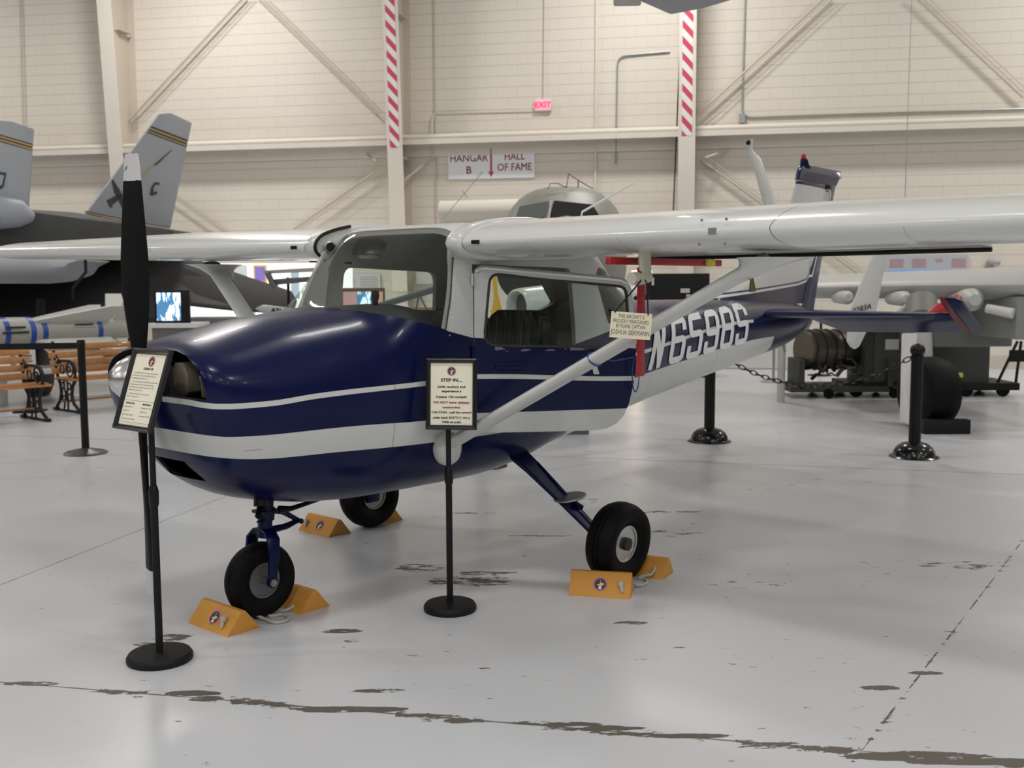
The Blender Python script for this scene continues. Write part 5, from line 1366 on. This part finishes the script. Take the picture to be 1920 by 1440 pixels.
MB().rings(rs).build('fuselage', mat('weathered_olive_grey', (.27, .27, .235), .45, var=.08), tw, smooth=50)
M_dglass = mat('dark_cockpit_glass', (.02, .022, .022), .08)
def wpane(poly, y0, y1, m=M_dglass, nm='cockpit_window'):
    p_ = [V(a_, b_, 13.9) - Vector((o_.x, 0, 0)) for a_, b_ in poly]
    # lean the pane back with the nose: higher points sit further aft
    vs = [Vector((q_.x, o_.y * 0 + y0 + (q_.z - 2.3) * y1, q_.z)) for q_ in p_]
    return MB().rings([vs, [v + Vector((0, .05, 0)) for v in vs]]).build(nm, m, tw, smooth=0)
wpane(rounded([(966, 410), (974, 386), (1030, 375), (1022, 405), (1012, 412)], 2), -.28, .95, mat('green_tinted_glass', (.13, .15, .13), .1))
wpane(rounded([(1030, 408), (1040, 374), (1112, 382), (1126, 410)], 2), -.28, .95)
wpane(rounded([(1124, 384), (1134, 384), (1146, 410), (1134, 410)], 1.5), -.1, .95)
wpane([(1026, 412), (1033, 374), (1036, 374), (1030, 412)], -.31, .95, M_greyb, 'centre_post')
mb = MB(); mb.tube([V(1062, 352, 14.3) - Vector((o_.x, o_.y, 0)), V(1066, 326, 14.3) - Vector((o_.x, o_.y, 0)), V(1084, 338, 14.5) - Vector((o_.x, o_.y, 0)), V(1112, 354, 14.8) - Vector((o_.x, o_.y, 0))], .006, 6)
mb.tube([V(1084, 338, 14.5) - Vector((o_.x, o_.y, 0)), V(1084, 356, 14.5) - Vector((o_.x, o_.y, 0))], .008, 6)
mb.tube([V(1028, 354, 14.3) - Vector((o_.x, o_.y, 0)), V(1032, 344, 14.3) - Vector((o_.x, o_.y, 0)), V(1046, 344, 14.3) - Vector((o_.x, o_.y, 0)), V(1062, 352, 14.3) - Vector((o_.x, o_.y, 0))], .006, 6)
mb.build('wire_aerial', M_black, tw)
MB().box((-.4, 1.0, 2.78), (.12, .2, .1)).build('roof_blister', M_greyd, tw, bevel=.02)
mb = MB(); mb.box((0, 0.9, .5), (.12, .12, 1.1)); mb.build('nose_gear', M_greyd, tw); MB().lathe([(0, -.09), (.22, -.09), (.25, -.05), (.25, .05), (.22, .09), (0, .09)], 28, M=Matrix.Translation((0, .9, .25)) @ Matrix.Rotation(R(90), 4, 'Y')).build('nose_wheel', M_rubber, tw)
# its white engine nacelle and dark propeller disc area seen through the door window
na = V(968, 575, 10.5); nb = V(1110, 562, 11.2)
t = thing('engine_nacelle', 'white open-mouthed engine cowl seen through the near door window', 'engine cowl', (na.x, na.y, 0))
ax_ = (nb - na).normalized(); M = Matrix.Translation((0, 0, na.z)) @ ax_.to_track_quat('Z', 'Y').to_matrix().to_4x4()
MB().lathe([(.135, .30), (.145, .02), (.16, 0), (.175, .01), (.185, .06), (.20, .5), (.205, 1.3), (.19, 1.7), (.0, 1.7)], 36, M=M, cap=False).build('cowl', M_white, t, smooth=50)
MB().lathe([(0, .12), (.14, .12), (.14, .13), (0, .13)], 24, M=M).build('intake_face', mat('intake_grey', (.10, .10, .105), .6), t)
mb = MB(); mb.box((.5, .2, (na.z - .2) / 2), (.5, .12, na.z - .2)); mb.build('pedestal', M_greyd, t)
o = MB().rings([[Vector((0, 0, 0)) + Vector((a_, b_ * 0 + dy, b_)) for a_, b_ in [(.38 * math.cos(g_), .40 * math.sin(g_)) for g_ in [2 * PI * i / 32 for i in range(32)]]] for dy in (0, .5)]).box((0, .25, -V(992, 505, 12.0).z / 2 - .15), (.12, .12, V(992, 505, 12.0).z - .3)).build('wheel_well_drum', mat('dark_drum', (.035, .035, .035), .6), smooth=40)
o.location = V(992, 505, 12.0); props(o, 'dark round shape behind the white cowl, through the door window', 'drum')
o = MB(); slab(o, [V(922, 505, 11.5), V(930, 505, 11.5), V(933, 548, 11.5), V(944, 592, 11.5), V(920, 592, 11.5), V(926, 560, 11.5)], .05); o.box((V(932, 592, 11.5).x, 11.5, V(932, 592, 11.5).z / 2), (.10, .06, V(932, 592, 11.5).z)); o = o.build('yellow_blade', mat('yellow_plastic', (.85, .50, .06), .5), smooth=0); props(o, 'yellow upright strip seen through the near door window', 'strip')

# ---- right side: grey carrier jet, engine on stand, dark cart, crate
o_ = V(1740, 560, 11.8); rj = thing('attack_jet', 'pale grey jet with drooping wing and big tyre at the right edge', 'jet aircraft', (o_.x, o_.y, 0)); B0 = Vector((o_.x, o_.y, 0))
rs = []
for px_, yt, yb, Y_ in ((1528, 516, 562, 13.2), (1600, 513, 562, 12.8), (1750, 507, 563, 12.1), (1860, 503, 566, 11.6), (1990, 495, 572, 11.0)):
    a, b_ = V(px_, yt, Y_), V(px_, yb, Y_); c = (a + b_) / 2 - B0; hz = (a.z - b_.z) / 2; ring = []
    for i in range(24):
        g_ = 2 * PI * i / 24; u_ = math.cos(g_); ring.append(c + Vector((.15 * (u_ + 1), .0 + (u_ + 1) * 1.0, hz * math.sin(g_) * (1 - .5 * max(0, u_) ) )))
    rs.append(ring)
MB().rings(rs).build('wing', M_greyb, rj, smooth=50)
for px_, py_, Y_, r_ in ((1585, 558, 12.7, .085), (1692, 560, 12.2, .09), (1820, 562, 11.7, .13)):
    c = V(px_, py_, Y_) - B0; MB().tube([c + Vector((0, -.12, 0)), c + Vector((.02, 0, 0)), c + Vector((.05, .5, .0))], [r_ * .5, r_, r_ * .9], 16).build('pylon_fairing', M_greyb, rj, smooth=60)
MB().tube([V(1850, 578, 11.6) - B0, V(1900, 588, 11.4) - B0], [.05, .06], 12).build('probe', M_offwhite, rj)
mb = MB(); c = V(1827, 615, 12.6) - B0; mb.box((c.x, c.y + .6, c.z), (.95, 1.2, .46)); mb.build('fuselage_panel', mat('dull_green_grey', (.19, .20, .185), .5), rj, bevel=.03)
c = V(1940, 600, 11.6) - B0; MB().box((c.x, c.y + .5, c.z + .03), (.62, 1.4, .48)).build('fuselage_side', mat('mid_green_grey', (.27, .28, .26), .5), rj, bevel=.05)
MB().tube([V(1728, 565, 11.9) - B0, V(1728, 600, 11.7) - B0], .17, 16).build('gear_housing', mat('olive_grey', (.22, .23, .20), .5), rj)
MB().tube([V(1728, 600, 11.4) - B0, V(1735, 660, 11.1) - B0, V(1738, 745, 11.0) - B0], [.10, .075, .06], 14).build('gear_leg', mat('gear_grey', (.38, .38, .36), .5), rj)
mb = MB(); slab(mb, [V(1694, 625, 10.75), V(1716, 625, 10.8), V(1712, 800, 10.6), V(1707, 796, 10.6), V(1690, 790, 10.6), V(1692, 725, 10.6)], .05); mb.v = [tuple(Vector(v) - B0) for v in mb.v]
mb.build('gear_door', M_offwhite, rj, smooth=0)
tc_ = V(1741, 740, 10.95) - B0
MB().lathe([(.18, -.17), (.27, -.185), (.345, -.16), (.37, -.09), (.375, 0), (.37, .09), (.345, .16), (.27, .185), (.18, .17)], 48, M=Matrix.Translation((tc_.x, tc_.y, .40)) @ Matrix.Rotation(R(12), 4, 'Z') @ Matrix.Rotation(R(90), 4, 'Y')).build('main_tyre', M_rubber, rj, smooth=50)
MB().tube([V(1742, 592, 11.3) - B0, V(1760, 580, 11.3) - B0, V(1790, 572, 11.3) - B0, V(1796, 560, 11.4) - B0], [.05, .07, .06, .05], 10).build('red_lever', M_red, rj)
MB().tube([V(1680, 595, 11.9) - B0, V(1722, 560, 12.0) - B0], .05, 10).build('drag_brace', mat('gear_grey', (.38, .38, .36), .5), rj)
mb = MB(); mb.box((tc_.x + .05, tc_.y - .33, .075), (.48, .12, .15)); o = mb.build('wheel_block', M_blackm, bevel=.01); o.location = B0; props(o, 'black block chock against the big dark tyre', 'wheel chock')
# yellow mark
# engine on transport stand
E0 = V(1560, 720, 14.2); en = thing('jet_engine', 'turbine engine on a black wheeled stand below the tailplane', 'engine', (E0.x, E0.y, 0)); B1 = Vector((E0.x, E0.y, 0))
rs_ = []; ea, eb_ = V(1506, 655, 14.2) - B1, V(1640, 655, 14.6) - B1; ed = (eb_ - ea)
M_bronze = mat('bronze_casing', (.13, .115, .085), .4, .6, var=.3, vscale=8)
MB().tube([ea, ea + ed * .06, ea + ed * .35, ea + ed * .6, ea + ed * 1.0], [.24, .27, .27, .25, .20], 28).build('casing', M_bronze, en, smooth=40)
mb = MB()
for k_ in range(5): mb.tube([ea + ed * (.03 + k_ * .13), ea + ed * (.05 + k_ * .13)], .285, 28)
mb.build('flange_rings', mat('dark_metal', (.06, .055, .045), .4, .6), en)
mb = MB(); random.seed(11)
for k_ in range(26):
    p_ = V(random.uniform(1535, 1608), random.uniform(668, 705), 14.1) - B1; q_ = p_ + Vector((random.uniform(-.18, .18), random.uniform(-.03, .12), random.uniform(-.12, .12)))
    mb.tube([p_, (p_ + q_) / 2 + Vector((0, -.03, .04)), q_], random.uniform(.010, .028), 6)
mb.build('pipework', mat('engine_pipes', (.10, .10, .09), .35, .7), en)['kind'] = 'stuff'
mb = MB(); mb.box((.1, .05, .12), (1.5, .7, .08))
for s_ in (-.5, .7): mb.box((s_, 0, .32), (.08, .6, .4))
mb.build('stand', M_olive, en, bevel=.01)
for k_, (dx_, dy_) in enumerate(((-.15, -.35), (.75, -.3), (-.15, .4), (.75, .4))): MB().lathe([(0, -.03), (.06, -.03), (.068, -.015), (.068, .015), (.06, .03), (0, .03)], 18, M=Matrix.Translation((dx_, dy_, .068)) @ Matrix.Rotation(R(90), 4, 'X')).build('caster', M_rubber, en)
C0 = V(1742, 700, 14.2); ct = thing('ground_cart', 'long black equipment cart behind the big tyre', 'cart', (C0.x - .1, 14.4, 0))
MB().box((0, 0, .60), (1.70, .75, .95)).build('cabinet', M_olive, ct, bevel=.015)
MB().box((-.55, -.39, .64), (.36, .03, .85)).build('door', mat('olive_panel', (.07, .075, .065), .6), ct, smooth=0)
MB().box((-.50, -.41, .72), (.18, .01, .14)).build('white_placard', M_offwhite, ct, smooth=0)
MB().box((.42, -.40, .30), (.12, .01, .065)).build('yellow_label', M_yellowink, ct, smooth=0)
MB().box((.1, 0, .14), (2.3, .85, .10)).build('chassis', M_blackm, ct, bevel=.01)
mb = MB().tube([(1.0, -.3, .18), (1.25, -.3, .75)], .02, 8).tube([(1.25, -.3, .18), (1.3, -.3, .75)], .02, 8).box((1.3, -.3, .55), (.3, .04, .16)); mb.build('tow_frame', M_blackm, ct)
for dx_, dy_ in ((-.95, -.36), (.55, -.36), (1.05, -.36), (-.95, .36), (1.05, .36)): MB().lathe([(0, -.03), (.08, -.03), (.09, -.015), (.09, .015), (.08, .03), (0, .03)], 18, M=Matrix.Translation((dx_, dy_, .09)) @ Matrix.Rotation(R(90), 4, 'X')).build('caster', M_rubber, ct)
# white blade in front of the wing
bl = thing('display_propeller', 'white leaning propeller blade lettered 0283A behind the tail', 'propeller', tuple(V(1604, 640, 12.0))); ob = V(1604, 640, 12.0)
mb = MB(); slab(mb, [V(a_, b_, Y_) - ob for a_, b_, Y_ in ((1668, 440, 12.0), (1690, 440, 12.0), (1660, 490, 12.0), (1642, 585, 12.0), (1610, 650, 12.0), (1602, 655, 12.0), (1594, 650, 12.0), (1588, 640, 12.0), (1590, 592, 12.0), (1632, 485, 12.0))], .05)
mb.build('blade', M_white, bl, bevel=.012)
mb = MB(); put_text(mb, '0283A', 0, 0, .085, shear=.3, bold=.001, M=face_mat(V(1616, 583, 11.95) - ob, Vector((1, 0, .25)), Vector((0, 0, 1)))); mb.build('lettering', M_mark, bl, smooth=0)
MB().tube([(.52, .0, V(1679, 440, 12.0).z - ob.z), (.52, 0, 9.4 - ob.z)], .004, 6).build('cable', M_galv, bl)
# white gear arm standing behind the wing
t = thing('folded_rotor', 'white folded rotor arm rising above the near wing by the tail fin', 'rotor', tuple(V(1450, 440, 13.5))); ob = V(1450, 440, 13.5)
MB().tube([V(1405, 272, 13.5) - ob, V(1408, 285, 13.5) - ob, V(1418, 300, 13.5) - ob, V(1445, 385, 13.5) - ob, V(1470, 460, 13.5) - ob], [.03, .03, .06, .085, .10], 14).build('tube', M_white, t)
MB().tube([V(1405, 262, 13.5) - ob, V(1406, 274, 13.5) - ob], [.05, .035], 14).build('end_fitting', M_white, t); MB().tube([V(1403, 266, 13.42) - ob, V(1403, 268, 13.38) - ob], .03, 10).build('black_boss', M_black, t)
MB().tube([V(1470, 460, 13.5) - ob, Vector((V(1470, 460, 13.5).x - ob.x, 0, -ob.z))], .05, 10).build('support', M_greyb, t)
# black crate on pallet, seen under the wing
c = V(1272, 545, 17.0); ck = thing('black_crate', 'tall black transport crate with pale labels below the near wing', 'crate', (c.x, c.y, 0))
MB().box((0, .3, (c.z + .28) / 2), (1.02, .6, c.z + .28)).build('box', M_blackm, ck, bevel=.01)
mb = MB().box((-.42, -.005, c.z + .15), (.04, .01, .12)).box((.11, -.005, c.z + .0), (.15, .01, .07)).box((.16, -.005, c.z - .08), (.06, .01, .04)); mb.build('label', M_offwhite, ck, smooth=0)
c = V(1203, 540, 17.9); o = MB().box((0, 0, c.z * -.5 + .15), (.34, .05, c.z + .3)).build('light_panel', mat('warm_lit_panel', (1.0, .85, .70), .5, emit=1.2), smooth=0); o.location = c + Vector((0, 0, 0)); props(o, 'narrow warm lit panel beside the black crate', 'light panel')
# wall poster with blue picture on the right
p_ = wl(1735, 500); t = thing('wall_poster', 'wide grey wall poster with pink text and blue picture at right', 'poster', wall(p_[0], .03, p_[1]), WALL_A)
a_, b_ = wl(1658, 482), wl(1812, 520)
w_, h_ = b_[0] - a_[0], a_[1] - b_[1] + .25
MB().box((0, 0, -.1), (w_, .03, h_)).build('board', mat('grey_board', (.50, .52, .56), .5), t, smooth=0)
MB().box((-.06, -.02, -.20), (w_ * .78, .01, .28)).build('picture', mat('blue_picture', (.16, .38, .80), .5, emit=.2, var=.3, vscale=4), t, smooth=0)  # print has a slight glow of its own added to its colour
mb = MB()
for i, x_ in enumerate((-.50, -.12, .22, .55)):
    for k_ in range(5 if i != 2 else 2): mb.box((x_, -.018, .13 - k_ * .033), (.24 if i != 2 else .12, .004, .014))
mb.build('pink_text_lines', mat('pink_print', (.55, .25, .28), .5), t, smooth=0)
p_ = wl(1855, 500); t = thing('wall_camera', 'small grey camera bracket on the wall right of the poster', 'camera', wall(p_[0], .1, p_[1]), WALL_A)
MB().box((0, .04, 0), (.10, .1, .22)).box((.05, -.05, .06), (.16, .12, .07)).build('bracket', M_galv, t, bevel=.01)
# white pedestal panel low at the wall behind the tail
o = MB().box((0, 0, .34), (2.1, .06, .62)).build('low_white_screen', M_offwhite, smooth=0); o.location = wall(wl(1420, 640)[0], .7, 0); o.rotation_euler = (0, 0, WALL_A); props(o, 'low white panel standing along the wall behind the tail', 'panel')
# hanging aircraft wing tip at the top of the picture
t = thing('hanging_wing', 'grey wing tip of a suspended aircraft at the top edge', 'aircraft wing', tuple(V(1257, 29, 9.2))); ob = V(1257, 29, 9.2); zz = ob.z
def up_(px_, py_): r_ = ray(px_, py_); k_ = (zz - CAM_H) / r_.z; return Vector((0, 0, CAM_H)) + r_ * k_ - ob
poly = [up_(1257, 29), up_(1320, 17), up_(1388, -3), up_(1600, -120), up_(1240, -160), up_(1200, 4)]
mb = MB().rings([poly, [p + Vector((0, 0, .13)) for p in poly]]); mb.build('wing', M_grey, t, bevel=.03)
poly = [up_(1202, 12), up_(1150, 13), up_(1150, 2), up_(1170, -80), up_(1206, -80)]
MB().rings([poly, [p + Vector((0, 0, .07)) for p in poly]]).build('tip_rail', M_greyb, t, bevel=.02)
MB().tube([Vector((0.1, -.6, .1)), Vector((.1, -.6, 9.4 - zz))], .006, 6).tube([Vector((.9, -1.4, .1)), Vector((.9, -1.4, 9.4 - zz))], .006, 6).build('cable', M_galv, t)
